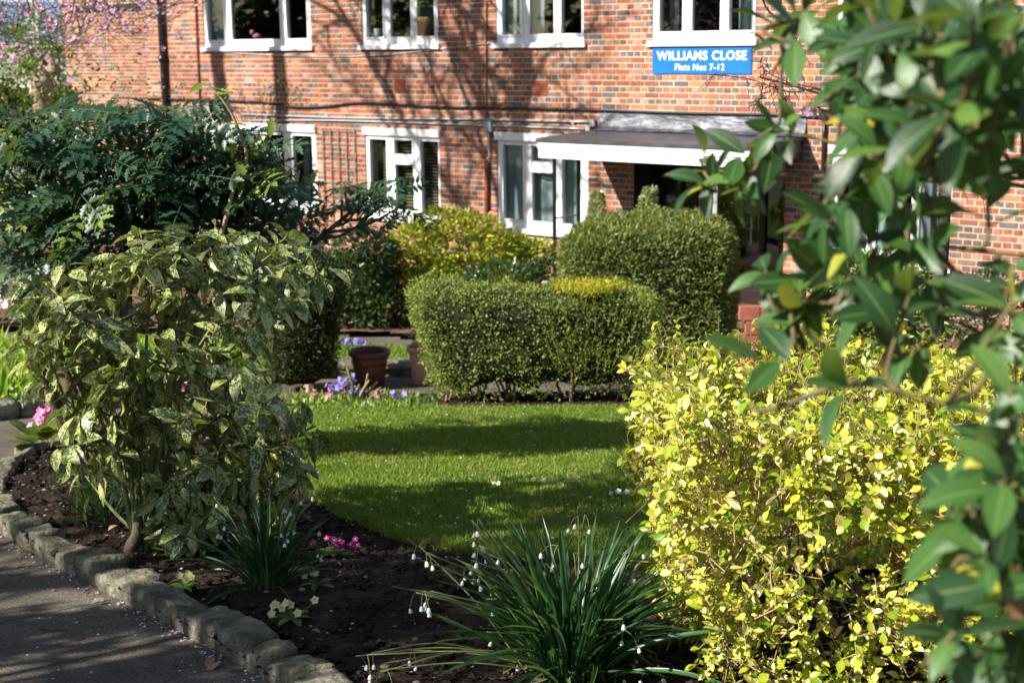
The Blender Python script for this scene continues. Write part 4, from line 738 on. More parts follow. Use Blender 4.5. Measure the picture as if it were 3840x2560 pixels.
shrub('dark_bush', 'dark shaded shrub behind the clipped hedge near the post', 15.6, [(1900, 1060, 160, 70, 0), (2060, 1040, 70, 70, 0), (1730, 1090, 120, 50, 0)], 2600, .07, M['darkleaf'], LF)
shrub('euonymus_shrub', 'glossy variegated shrub behind the golden hedge and brick planter', 10.5, [(3060, 1180, 130, 130, 0), (3220, 1100, 150, 150, .2), (3380, 1080, 130, 140, .3), (3150, 1020, 130, 80, .3), (3330, 1230, 140, 90, 0), (3000, 1300, 60, 70, -.1), (3480, 1180, 90, 120, .2)], 7000, .055, M['euonymus'], LF, nobj=300)
shrub('wall_shrub', 'small leafy shrub at the wall under the far right window', 14.0, [(3700, 1080, 120, 60, 0), (3600, 1180, 90, 90, 0), (3790, 1200, 80, 110, 0)], 1500, .06, M['darkleaf'], LF)
# rose climbing on the wall
t = thing('wall_climber', 'sparse rose climber with reddish leaves on the upper bricks', 'climber', tuple(wp(-5.0, .08, 1.0)))
n = 110; cs = np.array([wl(*p, .1) for p in ((990, 330), (1015, 345), (1000, 360), (1060, 320), (1085, 350), (880, 330), (815, 350), (800, 375), (840, 380), (1110, 340), (960, 365), (1045, 300))])
P = cs[rng.integers(0, len(cs), n)] + rng.normal(size=(n, 3)) * .07; scatter(t, 'clb', LF, P, rdir(n), rdir(n) + WN, .06, M['midleaf']); 
n = 40; P = cs[rng.integers(0, len(cs), n)] + rng.normal(size=(n, 3)) * .1; scatter(t, 'clb2', LF, P, rdir(n), rdir(n) + WN, .05, M['deadleaf'], sname='red_leaves')
mb = MB()
for c in cs: tube(mb, curve([wp(-5.2 + rng.normal() * .2, .05, 1.2), tuple((wp(-5.1, .1, 2) + c) / 2 + rng.normal(size=3) * .08), tuple(c)], 8), .006, 4)
part('stems', mb.mesh('stems'), M['dark_twig'], t)

# ------------------------------------------------------------------ pots, planter, bed flowers
def pot(label, px, py, Y, r, h, mat, band=True):
    c = gp(px, py); c = at(px, py, Y); c[2] = float(G(Y)) + .0; t = thing('plant_pot', label, 'plant pot', tuple(c))
    mb = MB(); lathe(mb, np.array([(0, .0), (.66, 0), (.7, .02), (.82, .55), (.83, .62), (.87, .64), (.88, .72), (.86, .74), (.9, .84), (1.0, .86), (1.04, .90), (1.03, .97), (.98, 1.0), (.9, .97), (.86, .86), (.8, .5), (0, .45)]) * np.array((r, h)), c, 40); part('body', mb.mesh('body', smooth=True), mat, t); return t, c
pt, pc = pot('empty terracotta coloured pot with wide rim on the path', 1388, 1440, 12.95, .19, .33, M['terracotta'])
p2, c2 = pot('pale terracotta pot with pink flowers at the hedge end', 1590, 1425, 13.0, .15, .36, M['palepot'])
n = 40; scatter(p2, 'pp', LF, c2 + np.array((0, 0, .4)) + rng.normal(size=(n, 3)) * .08, rdir(n) + (0, 0, .6), rdir(n), .07, M['midleaf']); n = 16; scatter(p2, 'ppf', LF, c2 + np.array((-.1, 0, .42)) + rng.normal(size=(n, 3)) * .06, rdir(n), rdir(n), .05, M['p_pink'], sname='flowers')
bk = thing('orange_block', 'orange block lying on grass behind the pot', 'brick', tuple(at(1385, 1315, 14.2))); cbk = at(1385, 1312, 14.2); cbk[2] = float(G(14.2)) + .08; mb = MB(); V = corners(lambda a, b, c: (a, b, c), -.13, .12, -.06, .06, 0, .07); V[:, 2] += V[:, 0] * -.12; mb.add(V + cbk, BOXF); part('block', mb.mesh('block'), M['terra2'], bk)  # small tilted orange block set behind the pot
# brick planter right of the yew
pl = thing('brick_planter', 'low red brick planter with sloping coping behind the golden hedge', 'planter', tuple(at(2870, 1340, 12.6)))
pa = at(2790, 1340, 12.6); pz = float(G(12.6)); rb = pmat('planter_brick', [(.3, (.22, .07, .05)), (.7, (.36, .13, .09))], 9, .8, .2, 60)
zz = at(2850, 1250, 12.6)[2]; zt2 = at(2880, 1140, 13.2)[2]
for k in range(5):
    for j in range(2): mb = MB(); box(mb, pa[0] + .02 + j * .19 + (k % 2) * .06, pa[0] + .2 + j * .19 + (k % 2) * .06, 13.0, 13.1, pz + k * .135, pz + k * .135 + .125); part('brick', mb.mesh('brick'), rb, pl)
mb = MB(); mb.add(corners(lambda a, b, c: (a, b, c + (b - 12.4) * .12), pa[0] - .08, pa[0] + .3, 12.4, 12.99, zz - .42, zz - .36), BOXF); part('coping', mb.mesh('coping'), M['terra2'], pl)
mb = MB(); box(mb, pa[0] - .02, pa[0] + .05, 12.45, 12.52, pz, zz - .43); part('leg', mb.mesh('leg'), M['terra2'], pl)
def flowers(t, P, size, mat, nm='flowers', k=5):            # many small rosette flowers, joined
    PP = []; DD = []; NN = []
    for p in P:
        ax = unit(rng.normal(size=3) * .5 + (0, -.55, .6)); a = unit(np.cross(ax, (1, .2, .1))); b = np.cross(ax, a)
        for j in range(k): th = j * 6.283 / k + rng.random() * .3; PP.append(p); DD.append(unit(math.cos(th) * a + math.sin(th) * b + .25 * ax)); NN.append(ax)
    scatter(t, 'fl' + mat + str(k), [leafT(.75, 3, .1, .1, .62)], PP, np.array(DD), np.array(NN), size, M[mat], sname=nm)
n = 26; flowers(pl, np.array([at(2870 + rng.normal() * 35, 1315 + rng.normal() * 10, 12.2) for _ in range(n)]), .028, 'p_pink'); PP = np.array([at(2860 + rng.normal() * 40, 1350, 12.2) for _ in range(36)]); scatter(pl, 'pls', [leafT(.12, 3)], PP, rdir(60) * .3 + (0, 0, 1), rdir(60), .12, M['midleaf'], sname='leaves')

STRAP = [leafT(.042, 8, .5, d, .55, tip=.5) for d in (.15, .35, .6, .9)]
def clump(name, label, cat, c, n, Lm, spread, mat, T=STRAP, wid=1., zb=.06, obj=0, group=None, r0=.06, lean=(0, 0)):
    c = np.array((c[0], c[1], float(G(c[1])) + zb)); t = thing(name, label, cat, tuple(c), group); a = rng.random(n) * 6.283; tl_ = np.abs(rng.normal(size=n)) * spread; D = np.column_stack([np.cos(a) * np.sin(tl_) + lean[0], np.sin(a) * np.sin(tl_) + lean[1], np.cos(tl_)])
    P = c + np.column_stack([np.cos(a), np.sin(a), a * 0]) * (rng.random((n, 1)) ** .6 * r0); Nn = np.column_stack([-np.cos(a), -np.sin(a), np.full(n, .9)]) + rng.normal(size=(n, 3)) * .35
    scatter(t, name + cat + ('w' if T is STRAP else 'v'), T, P, D, Nn, Lm * (.55 + .6 * rng.random(n)), mat, obj); return t
# spring snowflakes
def bellT():
    V = []; F = []; U = []; k = 0
    for j in range(6):
        th = j * math.pi / 3
        for r, z, wd in ((.12, 0, .16), (.42, -.22, .42), (.55, -.62, .52), (.62, -.9, .34), (.6, -1.05, .05)):
            for s in (-1, 0, 1): a = th + s * wd / max(r, .3) * .75; q = r * (1 + (0 if s else .06)); V.append((q * math.cos(a), q * math.sin(a), z)); U.append((.5 + .5 * s, -z))
        for i in range(4): b = k + i * 3; F += [(b, b + 1, b + 4, b + 3), (b + 1, b + 2, b + 5, b + 4)]
        k += 15
    return np.array(V), np.array(F), np.array(U)
def bellmat():
    m = leafmat('snowflake_petal', [(0, (.74, .76, .78)), (1, (.82, .83, .82))], .3, .5, spec=.3, tcol=(.8, .85, .75)); n = m.node_tree; b = n.nodes['Principled BSDF']; src = b.inputs['Base Color'].links[0].from_socket
    uv = N(n, 'ShaderNodeUVMap'); sp_ = N(n, 'ShaderNodeSeparateXYZ'); n.links.new(uv.outputs[0], sp_.inputs[0]); r = ramp(n, [(.84, (0, 0, 0)), (.93, (1, 1, 1))]); n.links.new(sp_.outputs[1], r.inputs[0]); x = N(n, 'ShaderNodeMix', data_type='RGBA'); n.links.new(r.outputs[0], x.inputs['Factor']); n.links.new(src, x.inputs['A']); x.inputs['B'].default_value = (.25, .45, .1, 1); n.links.new(x.outputs['Result'], b.inputs['Base Color']); return m
M['bell'] = bellmat(); BELL = npmesh('snowflake_bell', *bellT()[:2], uv=bellT()[2], smooth=True)
def snowflake(label, c, n, Lm, spread, bells, Yb, r0, lean=(0, 0)):
    t = clump('snowflake_clump', label, 'flowers', c, n, Lm, spread, M['strap'], obj=min(n, 260), group=None, r0=r0, lean=lean); b0 = np.array((c[0], c[1], float(G(c[1])) + .06))
    for (px, py, cnt) in bells:
        Y = Yb + rng.normal() * .12; tip = at(px, py, Y); root = b0 + np.array((rng.normal() * r0 * .5, rng.normal() * r0 * .5, 0)); mid = (root + tip) / 2 + np.array((0, 0, .08)) + rng.normal(size=3) * .02; P = curve([tuple(root), tuple(mid), tuple(tip + np.array((0, 0, .03)))], 12)
        mb = MB(); tube(mb, P, np.linspace(.0035, .0022, len(P)), 5); st = part('flower_stem', mb.mesh('flower_stem', smooth=True), M['green_stem'], t)
        for k in range(cnt):
            h = tip + np.array((rng.normal() * .024, rng.normal() * .02, -.012 * k - .005 + rng.normal() * .008)); top = tip + np.array((0, 0, .03)); pm = MB(); tube(pm, curve([tuple(top), tuple((top + h) / 2 + np.array((0, 0, .012))), tuple(h)], 6), .0011, 4); part('stalk', pm.mesh('stalk'), M['green_stem'], st)
            s = .0125 * (.85 + .3 * rng.random()); mw = Matrix.Translation(h) @ Matrix.Rotation(rng.random() * 6.28, 4, 'Z') @ Matrix.Rotation(rng.normal() * .3, 4, 'X') @ Matrix.Diagonal((s * .82, s * .82, s * 1.25, 1)); part('bell_flower', BELL, M['bell'], t, mw)
    return t
z8 = lambda x, y: (1280 + x / 1.823, 1700 + y / 1.823)
b1 = [(*z8(x, y), c) for x, y, c in ((890, 515, 1), (940, 510, 1), (925, 610, 2), (1000, 590, 1), (920, 700, 1), (945, 690, 2), (590, 745, 2), (530, 688, 1), (890, 790, 1), (855, 825, 2), (945, 830, 2), (925, 875, 1), (1065, 885, 2), (1020, 930, 1), (510, 1010, 1), (565, 1000, 3), (615, 1000, 1), (650, 1025, 1), (990, 1055, 1), (1120, 685, 1), (1620, 490, 2), (1665, 478, 1), (1990, 690, 1), (1400, 810, 1), (1480, 690, 3), (1700, 780, 3), (1590, 740, 1), (995, 1280, 1), (1390, 1205, 2), (1300, 1410, 2), (1365, 1365, 2), (1920, 1195, 1), (1995, 1220, 2), (1940, 1270, 2), (1960, 1310, 1), (1985, 1380, 2), (2090, 1120, 3), (2045, 835, 1), (2120, 1500, 2), (1890, 1550, 2), (2230, 1490, 2), (100, 1445, 1), (180, 1435, 1), (208, 1420, 1), (490, 1400, 2), (300, 1490, 1), (270, 1550, 2), (310, 1535, 2), (2140, 1420, 1), (2200, 1255, 1))]
sn1c = gp(2140, 2600)
snowflake('large clump of white snowflakes with long strap leaves at lower centre', sn1c, 280, .44, .46, b1, sn1c[1] - .02, .11)
b2 = [(1280 * 0 + x / 1.823, 1700 + y / 1.823, c) for x, y, c in ((1460, 343, 1), (1515, 395, 1), (1505, 508, 1), (1522, 540, 1), (1565, 550, 2), (1600, 568, 1), (1570, 580, 1), (2022, 290, 1), (2015, 328, 1), (1958, 367, 1), (1938, 400, 2), (1900, 385, 1), (1898, 435, 2), (1897, 480, 1), (1905, 515, 2), (1960, 500, 1), (1890, 535, 1), (1912, 580, 2), (2208, 523, 1), (2148, 690, 1), (2150, 720, 1))]
sn2c = gp(1010, 2260)
snowflake('smaller clump of white snowflakes in the soil below the spotted shrub', sn2c, 85, .36, .5, b2, sn2c[1] - .02, .07)
daf = gp(400, 2010); clump('daffodil_leaves', 'tuft of green daffodil leaves beside the spotted shrub stem', 'plant', daf, 60, .24, .35, M['strap'], obj=60, r0=.11)
daf = gp(262, 1995); clump('daffodil_leaves', 'small green shoot near the edging stones', 'plant', daf, 12, .17, .35, M['midleaf'], obj=12, r0=.03)
daf = gp(355, 1960); clump('daffodil_leaves', 'upright leaf tuft behind the spotted shrub', 'plant', daf, 26, .27, .3, M['strap'], obj=26, r0=.06)
daf = gp(2395, 1860); clump('iris_tuft', 'dark spiky leaf tuft at the lawn beside the golden hedge', 'plant', daf, 30, .26, .5, M['strap'], obj=30, r0=.05)
# primroses
ROS = [leafT(.38, 4, .2, .4, .6), leafT(.42, 4, .1, .5, .6)]
def primrose(label, px, py, n, mat, size=.03, leaves=8, sp_=.05, h=.06):
    c = gp(px, py, .06); t = thing('primrose', label, 'flowers', tuple(c)); a = np.linspace(0, 6.28, leaves, endpoint=False) + rng.random(); D = np.column_stack([np.cos(a), np.sin(a), np.full(leaves, .35)]); scatter(t, 'prl', ROS, np.repeat(c[None], leaves, 0) + (0, 0, .01), D, np.tile((0, 0, 1.), (leaves, 1)), .06 + .03 * rng.random(leaves), M['midleaf'], nobj=leaves)
    P = c + np.column_stack([rng.normal(size=n) * sp_, rng.normal(size=n) * sp_ * .5, h * (.7 + .6 * rng.random(n))]); 
    for i, p in enumerate(P):
        ax = unit(np.array((rng.normal() * .4, -.8, .55))); a_ = unit(np.cross(ax, (1, .2, .1))); b_ = np.cross(ax, a_); V = [p + ax * -.002]; F = []
        for j in range(10): th = j * .6283; r = size / 2 * (1 if j % 2 == 0 else .72); V.append(p + (math.cos(th) * a_ + math.sin(th) * b_) * r + ax * .003)
        F = [(0, 1 + j, 1 + (j + 1) % 10) for j in range(10)]; fl = part('flower', npmesh('flower', V, np.array(F), rnd=np.full(10, rng.random())), M[mat], t)
        if mat != 'p_white': c6 = [p + ax * .0045 + (math.cos(k * 1.05) * a_ + math.sin(k * 1.05) * b_) * size * .13 for k in range(6)]; part('eye', npmesh('eye', c6, np.array([(0, 1, 2), (0, 2, 3), (0, 3, 4), (0, 4, 5)])), M['p_yellow'], fl)
        mb = MB(); tube(mb, [tuple(c), tuple(p - ax * .004)], .0014, 4); part('stalk', mb.mesh('stalk'), M['green_stem'], fl)
primrose('pale yellow primrose beside the edging stones', 692, 2215, 5, 'p_cream', .034, 7, .028)
primrose('pale yellow primrose in front of smaller snowflake clump', 1100, 2330, 8, 'p_cream', .036, 6, .04)
primrose('pale primrose to the right of smaller snowflake clump', 1190, 2205, 4, 'p_cream', .032, 5, .045)
primrose('purple primrose at the lawn edge', 1245, 2085, 16, 'p_purple', .03, 8, .045)
for px, py, k, lb in ((1885, 1838, 2, 'leftmost pale primrose growing in the lawn'), (2040, 1825, 4, 'pale primrose in lawn, second from left'), (2090, 1845, 2, 'pale primrose in lawn, nearest the middle'), (2165, 1812, 4, 'pale primrose in lawn, nearest the spiky tuft'), (2330, 1880, 3, 'white flowers at the foot of spiky tuft')): primrose(lb, px, py, k, 'p_cream' if 'white' not in lb else 'p_white', .034, 4, .03, .045)
primrose('blue flowers under the large snowflake clump', 1935, 2500, 6, 'p_blue', .022, 6, .04, .05)
# back flower strip by the path
fb = thing('flower_border', 'strip of hyacinths and primroses beside the path behind the lawn', 'flowers', tuple(gp(1300, 1530)))
def along(n, x0, x1, y0, y1): return np.array([gp(rng.uniform(x0, x1), rng.uniform(y0, y1), .06) for _ in range(n)])
P = along(420, 1080, 1560, 1480, 1545); D = rdir(420) * .6 + (0, 0, .9); scatter(fb, 'fbl', [leafT(.3, 3, .2, .2), leafT(.2, 3, .3, .1)], P, D, rdir(420), .035 + .06 * rng.random(420), M['brightleaf'], sname='leaves')
P = along(600, 1060, 1640, 1490, 1556); scatter(fb, 'fbm', LF, P, rdir(600) * .7 + (0, 0, .7), rdir(600), .03 + .05 * rng.random(600), M['midleaf'], sname='low_leaves')
for px, py, m_, k, sp2 in ((1243, 1445, 'p_blue', 20, 13), (1290, 1440, 'p_blue', 26, 15), (1315, 1420, 'p_blue', 16, 10), (1330, 1460, 'p_blue', 14, 9), (1352, 1470, 'p_blue', 20, 12), (1480, 1483, 'p_blue', 14, 10), (1505, 1490, 'p_blue', 16, 11), (1420, 1495, 'p_blue', 8, 8), (1535, 1505, 'p_blue', 5, 6), (1228, 1482, 'p_pink', 14, 9), (1380, 1492, 'p_pink', 12, 9), (1395, 1500, 'p_pink', 10, 9), (1160, 1455, 'p_salmon', 10, 9), (1420, 1470, 'p_salmon', 14, 10), (1180, 1480, 'p_salmon', 8, 8), (1405, 1552, 'p_cream', 8, 8), (1420, 1548, 'p_cream', 6, 8), (1500, 1515, 'p_cream', 4, 5), (1175, 1552, 'p_cream', 4, 5), (1290, 1472, 'p_salmon', 6, 6)):
    Yf = float(gp(px, 1535)[1]) + .05; flowers(fb, np.array([at(px + rng.normal() * sp2 * .95, py + 4 + rng.normal() * sp2 * .9, Yf + rng.normal() * .05) for _ in range(int(k * .8))]), .026, m_, 'blooms', 5)
rs = thing('pruned_rose', 'hard pruned rose with bare cut stems in the flower strip', 'rose bush', tuple(gp(1335, 1530))); rb_ = gp(1330, 1535)
for px, py, bx_ in ((1302, 1380, -6), (1380, 1400, 2), (1385, 1425, 8), (1415, 1430, 12), (1428, 1452, 18), (1300, 1412, -12), (1348, 1440, 0)):
    e = at(px, py, rb_[1] + rng.normal() * .05); mb = MB(); b = rb_ + np.array((bx_ * .003, 0, .02)); P = curve([tuple(b), tuple((b + e) / 2 + rng.normal(size=3) * .015), tuple(e)], 8); tube(mb, P, np.linspace(.014, .01, len(P)), 6); part('stem', mb.mesh('stem', smooth=True), M['tan_twig'] if px % 2 else M['green_stem'], rs)
# far lawn flowers, leafy ground cover left
fb2 = thing('flower_border', 'low purple flowers on the far lawn behind the pot', 'flowers', tuple(gp(1250, 1300)))
P = along(260, 1190, 1350, 1285, 1325); scatter(fb2, 'fb2', LF, P, rdir(260) * .6 + (0, 0, .8), rdir(260), .08, M['midleaf'], sname='leaves')
for px, py, m_ in ((1295, 1285, 'p_blue'), (1350, 1278, 'p_blue'), (1225, 1308, 'p_pink'), (1285, 1295, 'p_purple')): flowers(fb2, np.array([at(px + rng.normal() * 12, py + rng.normal() * 5, 15.0) for _ in range(12)]), .035, m_, 'blooms')
gcov = thing('leafy_ground_cover', 'bright green leafy plants with white flowers left of the path', 'plants', tuple(gp(60, 1500)))
n = 2600; q = np.column_stack([rng.uniform(-5.3, -2.9, n), rng.uniform(11.2, 14.5, n)]); q = q[inpoly(q[:, 0], q[:, 1], PATCH)]; n = len(q); P = np.column_stack([q, G(q[:, 1]) + .08 + .0 * q[:, 0]]); scatter(gcov, 'gcov', [leafT(.14, 4, .3, .3), leafT(.2, 4, .2, .5)], P, rdir(n) * .6 + (0, 0, .9), rdir(n) + (0, -.3, .3), .16 + .2 * rng.random(n), M['brightleaf'])
flowers(gcov, np.array([at(rng.uniform(-20, 90), rng.uniform(1020, 1150), 13.6 + rng.random()) for _ in range(40)]), .035, 'p_white', 'blooms')
# bergenias
BERG = [leafT(.8, 5, .12, .25, .55, tip=.6), leafT(.9, 5, .06, .15, .5, tip=.55)]
def bergenia(label, px, py, n, L, fl):
    c = gp(px, py, .05); t = thing('bergenia', label, 'plant', tuple(c)); a = rng.random(n) * 6.283; D = np.column_stack([np.cos(a), np.sin(a), .4 + .8 * rng.random(n)]); P = c + D * np.array((.09, .09, .1)); scatter(t, 'berg', BERG, P, D, np.column_stack([-np.cos(a) * .6, -np.sin(a) * .6, np.full(n, 1.)]), L * (.7 + .5 * rng.random(n)), M['bergenia'], nobj=n)
    for fx, fy in fl:
        Y = c[1] - .02; e = at(fx, fy, Y); mb = MB(); tube(mb, curve([tuple(c), tuple((c + e) / 2 + (0, 0, .03)), tuple(e)], 6), .006, 5); part('flower_stalk', mb.mesh('flower_stalk'), M['p_salmon'], t); flowers(t, e + rng.normal(size=(14, 3)) * np.array((.03, .03, .025)), .03, 'p_pink', 'blooms')
bergenia('round leaved bergenia with pink flowers at the path bend', 175, 1690, 16, .17, [(185, 1540), (165, 1570), (195, 1525)])
bergenia('bergenia with pink flowers seen through the spotted shrub', 735, 1590, 14, .17, [(700, 1445), (733, 1432), (672, 1518), (800, 1490), (830, 1475), (880, 1440)])
bergenia('small bergenia behind left stems of the spotted shrub', 330, 1640, 7, .14, [(318, 1455), (372, 1533)])

# ------------------------------------------------------------------ spotted laurel (aucuba)
AUC = [leafT(.42, 7, .12, d, .48, tip=.85, twist=tw) for d, tw in ((.12, .2), (.25, -.2), (.45, .25), (.2, 0), (.35, -.35), (.6, .1))]
ab = gp(520, 2085, .05); au = thing('aucuba_shrub', 'large spotted laurel shrub with cream speckled drooping leaves in the bed', 'shrub', tuple(ab))
APOLY = [(40, 1020), (250, 960), (430, 930), (500, 850), (700, 850), (1000, 840), (1180, 900), (1250, 1050), (1170, 1120), (1000, 1170), (950, 1330), (1040, 1480), (1170, 1600), (1190, 1740), (1080, 1800), (1000, 1900), (800, 1880), (640, 1860), (560, 1800), (330, 1820), (200, 1740), (230, 1500), (60, 1430), (20, 1250)]
ros = []; tries = 0
while len(ros) < 170 and tries < 14000:
    tries += 1; x, y = rng.uniform(0, 1270), rng.uniform(830, 1900)
    if not inpoly(np.array([x]), np.array([y]), APOLY)[0]: continue
    if math.hypot(x - 760, y - 1500) < 75 or math.hypot((x - 560), (y - 1250) * .7) < 75 or math.hypot(x - 880, (y - 1330)) < 50: continue
    if all(math.hypot(x - a, y - b) > 50 for a, b, _ in ros): ros.append((x, y, 0))
RP = []
for x, y, _ in ros: RP.append(at(x, y, 6.35 + rng.uniform(-.4, .36) - .12 * (y - 1300) / 500))
RP += [at(rng.uniform(880, 1190), rng.uniform(1420, 1900), 6.2 + rng.normal() * .2) for _ in range(16)] + [at(rng.uniform(560, 900), rng.uniform(1750, 1950), 6.05 + rng.normal() * .12) for _ in range(9)] + [at(rng.uniform(590, 800), rng.uniform(1900, 2060), 5.95 + rng.normal() * .08) for _ in range(7)]
RP += [at(690, 1985, 6.0), at(770, 2050, 5.95), at(640, 2060, 6.0), at(740, 1960, 6.1)]
PP = []; DD = []; NN = []; SS = []; axm = ab + np.array((0, 0, .75))
for i, c in enumerate(RP):
    out = unit(c - axm) * np.array((1, 1, .5)) + np.array((0, -.15, .55)); out = unit(out); a = unit(np.cross(out, (.3, .1, .2))); b = np.cross(out, a); k = 9; t0 = rng.random() * 6
    for j in range(k):
        th = t0 + j * 2.4; el = .1 - 1.2 * rng.random() if j < 6 else .5; d = math.cos(th) * a + math.sin(th) * b; d = unit(d + out * .35 * (1 if j >= 6 else .3)); d[2] += el * .8; d = unit(d); PP.append(c + d * .015 - out * .012 * j); DD.append(d); NN.append(unit(out * .5 + np.array((-.3, -.3, .5)) + rng.normal(size=3) * .5)); SS.append((.10 + .06 * rng.random()) * (1 if j < 6 else .6) * (.8 if i >= len(RP) - 4 else 1))
PP = np.array(PP); scatter(au, 'aucuba', AUC, PP, np.array(DD), np.array(NN), np.array(SS), M['aucuba'], 300, rank=np.clip(1.6 - (PP[:, 1] - 6.3), .3, 3) ** 2)
mains = []
for (x, y) in ((150, 1250), (330, 1050), (560, 1000), (760, 950), (950, 1000), (1120, 1050), (250, 1500), (900, 1500), (1080, 1600), (480, 1400), (700, 1350)):
    e = at(x, y, 6.4 + rng.uniform(-.2, .2)); m = ab + (e - ab) * .5 + np.array(((ab[0] - e[0]) * .18, 0, .08)); P = curve([tuple(ab + rng.normal(size=3) * .015 * np.array((1, 1, 0))), tuple(m), tuple(e)], 14); mains.append(P); mb = MB(); tube(mb, P, np.linspace(.0115, .005, len(P)), 6); part('stem', mb.mesh('stem', smooth=True), M['green_stem'], au)
AM = np.concatenate(mains)
for c in RP:
    d = np.linalg.norm(AM - c, axis=1) + np.maximum(0, AM[:, 2] - c[2] + .05) * 2; k = AM[np.argmin(d)] if c[2] > ab[2] + .35 else ab + np.array((.02, 0, .08)); P = curve([tuple(k), tuple((k + c) / 2 + np.array((0, 0, -.02))), tuple(c)], 6); mb = MB(); tube(mb, P, np.linspace(.0065, .004, len(P)), 5); part('twig', mb.mesh('twig', smooth=True), M['green_stem'], au)
mb = MB(); tube(mb, curve([tuple(ab + (-.02, 0, -.06)), tuple(ab + (-.03, 0, .03)), tuple(ab + (0, 0, .1)), tuple(ab + (.01, 0, .2))], 12), np.interp(np.linspace(0, 1, 13), [0, .3, .6, 1], [.042, .038, .03, .018]), 9); part('trunk', mb.mesh('trunk', smooth=True), pmat('aucuba_bark', [(.3, (.06, .048, .033)), (.7, (.14, .11, .075))], 12, .9, .6, 40), au)
# ------------------------------------------------------------------ mahonia
LFT = leafT(.56, 9, .12, .12, .42, serr=.55)
def compound(pairs, droop, seed):
    r = np.random.default_rng(seed); V = []; F = []; U = []; n = 0; ts = np.linspace(.18, .92, pairs)
    def put(p, d, nn, s):
        nonlocal n
        fm = frames(d[None], nn[None])[0]; V.append(LFT[0] @ fm.T * s + p); F.append(LFT[1] + n); U.append(LFT[2]); n += len(LFT[0])
    for t in ts:
        z = -droop * t * t
        for s in (-1, 1): put(np.array((0, t, z)), unit(np.array((s * .9, .45, -.25 + r.normal() * .12))), unit(np.array((s * -.25, 0, 1)) + r.normal(size=3) * .15), (.25 + .06 * math.sin(t * 3.1)) * (.9 + .2 * r.random()))
    put(np.array((0, .95, -droop * .9)), unit(np.array((0, 1, -droop))), np.array((0, 0, 1.)), .24)
    tv, tf, _ = tubeVF([(0, t, -droop * t * t) for t in np.linspace(0, .96, 6)], .008, 4); V.append(tv); F.append(tf + n); U.append(np.full((len(tv), 2), .5)); return np.concatenate(V), np.concatenate(F), np.concatenate(U)
MAH = [compound(5, .25, 1), compound(5, .4, 2), compound(6, .15, 3), compound(5, .55, 4)]
mh0 = np.array((-2.45, 8.2, float(G(8.2)))); mh = thing('mahonia_shrub', 'tall dark spiny leaved mahonia on bare trunks at the left', 'shrub', tuple(mh0))
MC = [(100, 430), (230, 420), (30, 520), (150, 540), (300, 520), (420, 430), (520, 400), (620, 420), (700, 440), (520, 560), (400, 600), (640, 540), (760, 490), (830, 540), (700, 650), (900, 540), (950, 640), (820, 700), (600, 720), (270, 680), (100, 680), (40, 800), (190, 820), (940, 760), (1010, 850), (860, 820), (700, 800), (330, 800), (30, 640), (560, 640), (60, 920), (160, 950), (560, 860), (290, 930), (700, 890), (850, 930), (1000, 930), (480, 680), (340, 730), (780, 610), (180, 640), (900, 690), (660, 740)]
MX = [(1330, 700), (1400, 690), (1470, 700), (1350, 770), (1440, 770), (1280, 760), (1500, 780), (1380, 820), (1290, 690)]
PP = []; DD = []; NN = []; SS = []; mtips = []
for lay in (0, 1):
    for i, (x, y) in enumerate(MC + (MX if lay == 0 else [])):
        far = i >= len(MC); Y = (8.1 if not far else 8.5) + rng.uniform(-.25, .25) + lay * .4; c = at(x + (lay * rng.normal() * 45), y + (lay * (40 + rng.normal() * 30)) - 5, Y); mtips.append(c); k = (8 if lay == 0 else 3) if not far else 5; t0 = rng.random() * 6
        for j in range(k):
            th = t0 + j * 2.4; d = unit(np.array((math.cos(th), math.sin(th), -.45 + .95 * rng.random()))); PP.append(c - np.array((0, 0, .015 * j))); DD.append(d); NN.append(unit(np.array((-.25, -.35, .8)) + rng.normal(size=3) * .35)); SS.append((.27 + .12 * rng.random()) * (.6 if far else 1))
PP = np.array(PP); scatter(mh, 'mahonia', MAH, PP, np.array(DD), np.array(NN), np.array(SS), M['mahonia'], 300, rank=np.clip(1.5 - (PP[:, 1] - 8.1), .3, 3))
tr = []
for bx_, by_, pts in ((250, 1715, ((420, 1150), (515, 850), (540, 620))), (250, 1715, ((110, 1250), (100, 900), (60, 650))), (300, 1700, ((260, 1200), (250, 900), (240, 650))), (330, 1690, ((700, 1150), (860, 900), (940, 700))), (330, 1690, ((780, 1150), (1120, 950), (1310, 800))), (280, 1700, ((170, 1200), (130, 850), (150, 650))), (300, 1700, ((480, 1000), (620, 800), (680, 600)))):
    b = mh0 + np.array(((bx_ - 280) * .006, (bx_ % 7) * .03, .05)); P = curve([tuple(b)] + [tuple(at(x, y, 8.3 + rng.normal() * .1)) for x, y in pts], 18); tr.append(P); mb = MB(); tube(mb, P, np.linspace(.045, .018, len(P)) * (.6 if pts[-1][0] > 1200 else 1), 7); part('trunk', mb.mesh('trunk', smooth=True), M['bark'], mh)
TM = np.concatenate(tr)
for c in mtips:
    k = TM[np.argmin(np.linalg.norm(TM - c, axis=1) + np.maximum(0, TM[:, 2] - c[2] + .1) * 3)]; P = curve([tuple(k), tuple((k + c) / 2 + (0, 0, -.04)), tuple(c)], 6); mb = MB(); tube(mb, P, np.linspace(.011, .006, len(P)), 5); part('branch', mb.mesh('branch', smooth=True), M['bark'], mh)
n = 700; ti = np.array(mtips)[rng.integers(0, len(MC), n)]; P = ti + np.column_stack([rng.normal(size=n) * .1, rng.normal(size=n) * .1, .04 + rng.random(n) * .1]); scatter(mh, 'mfr', [tinyT(.7, .3)], P, rdir(n), rdir(n), .022, M['mahfruit'], sname='racemes')
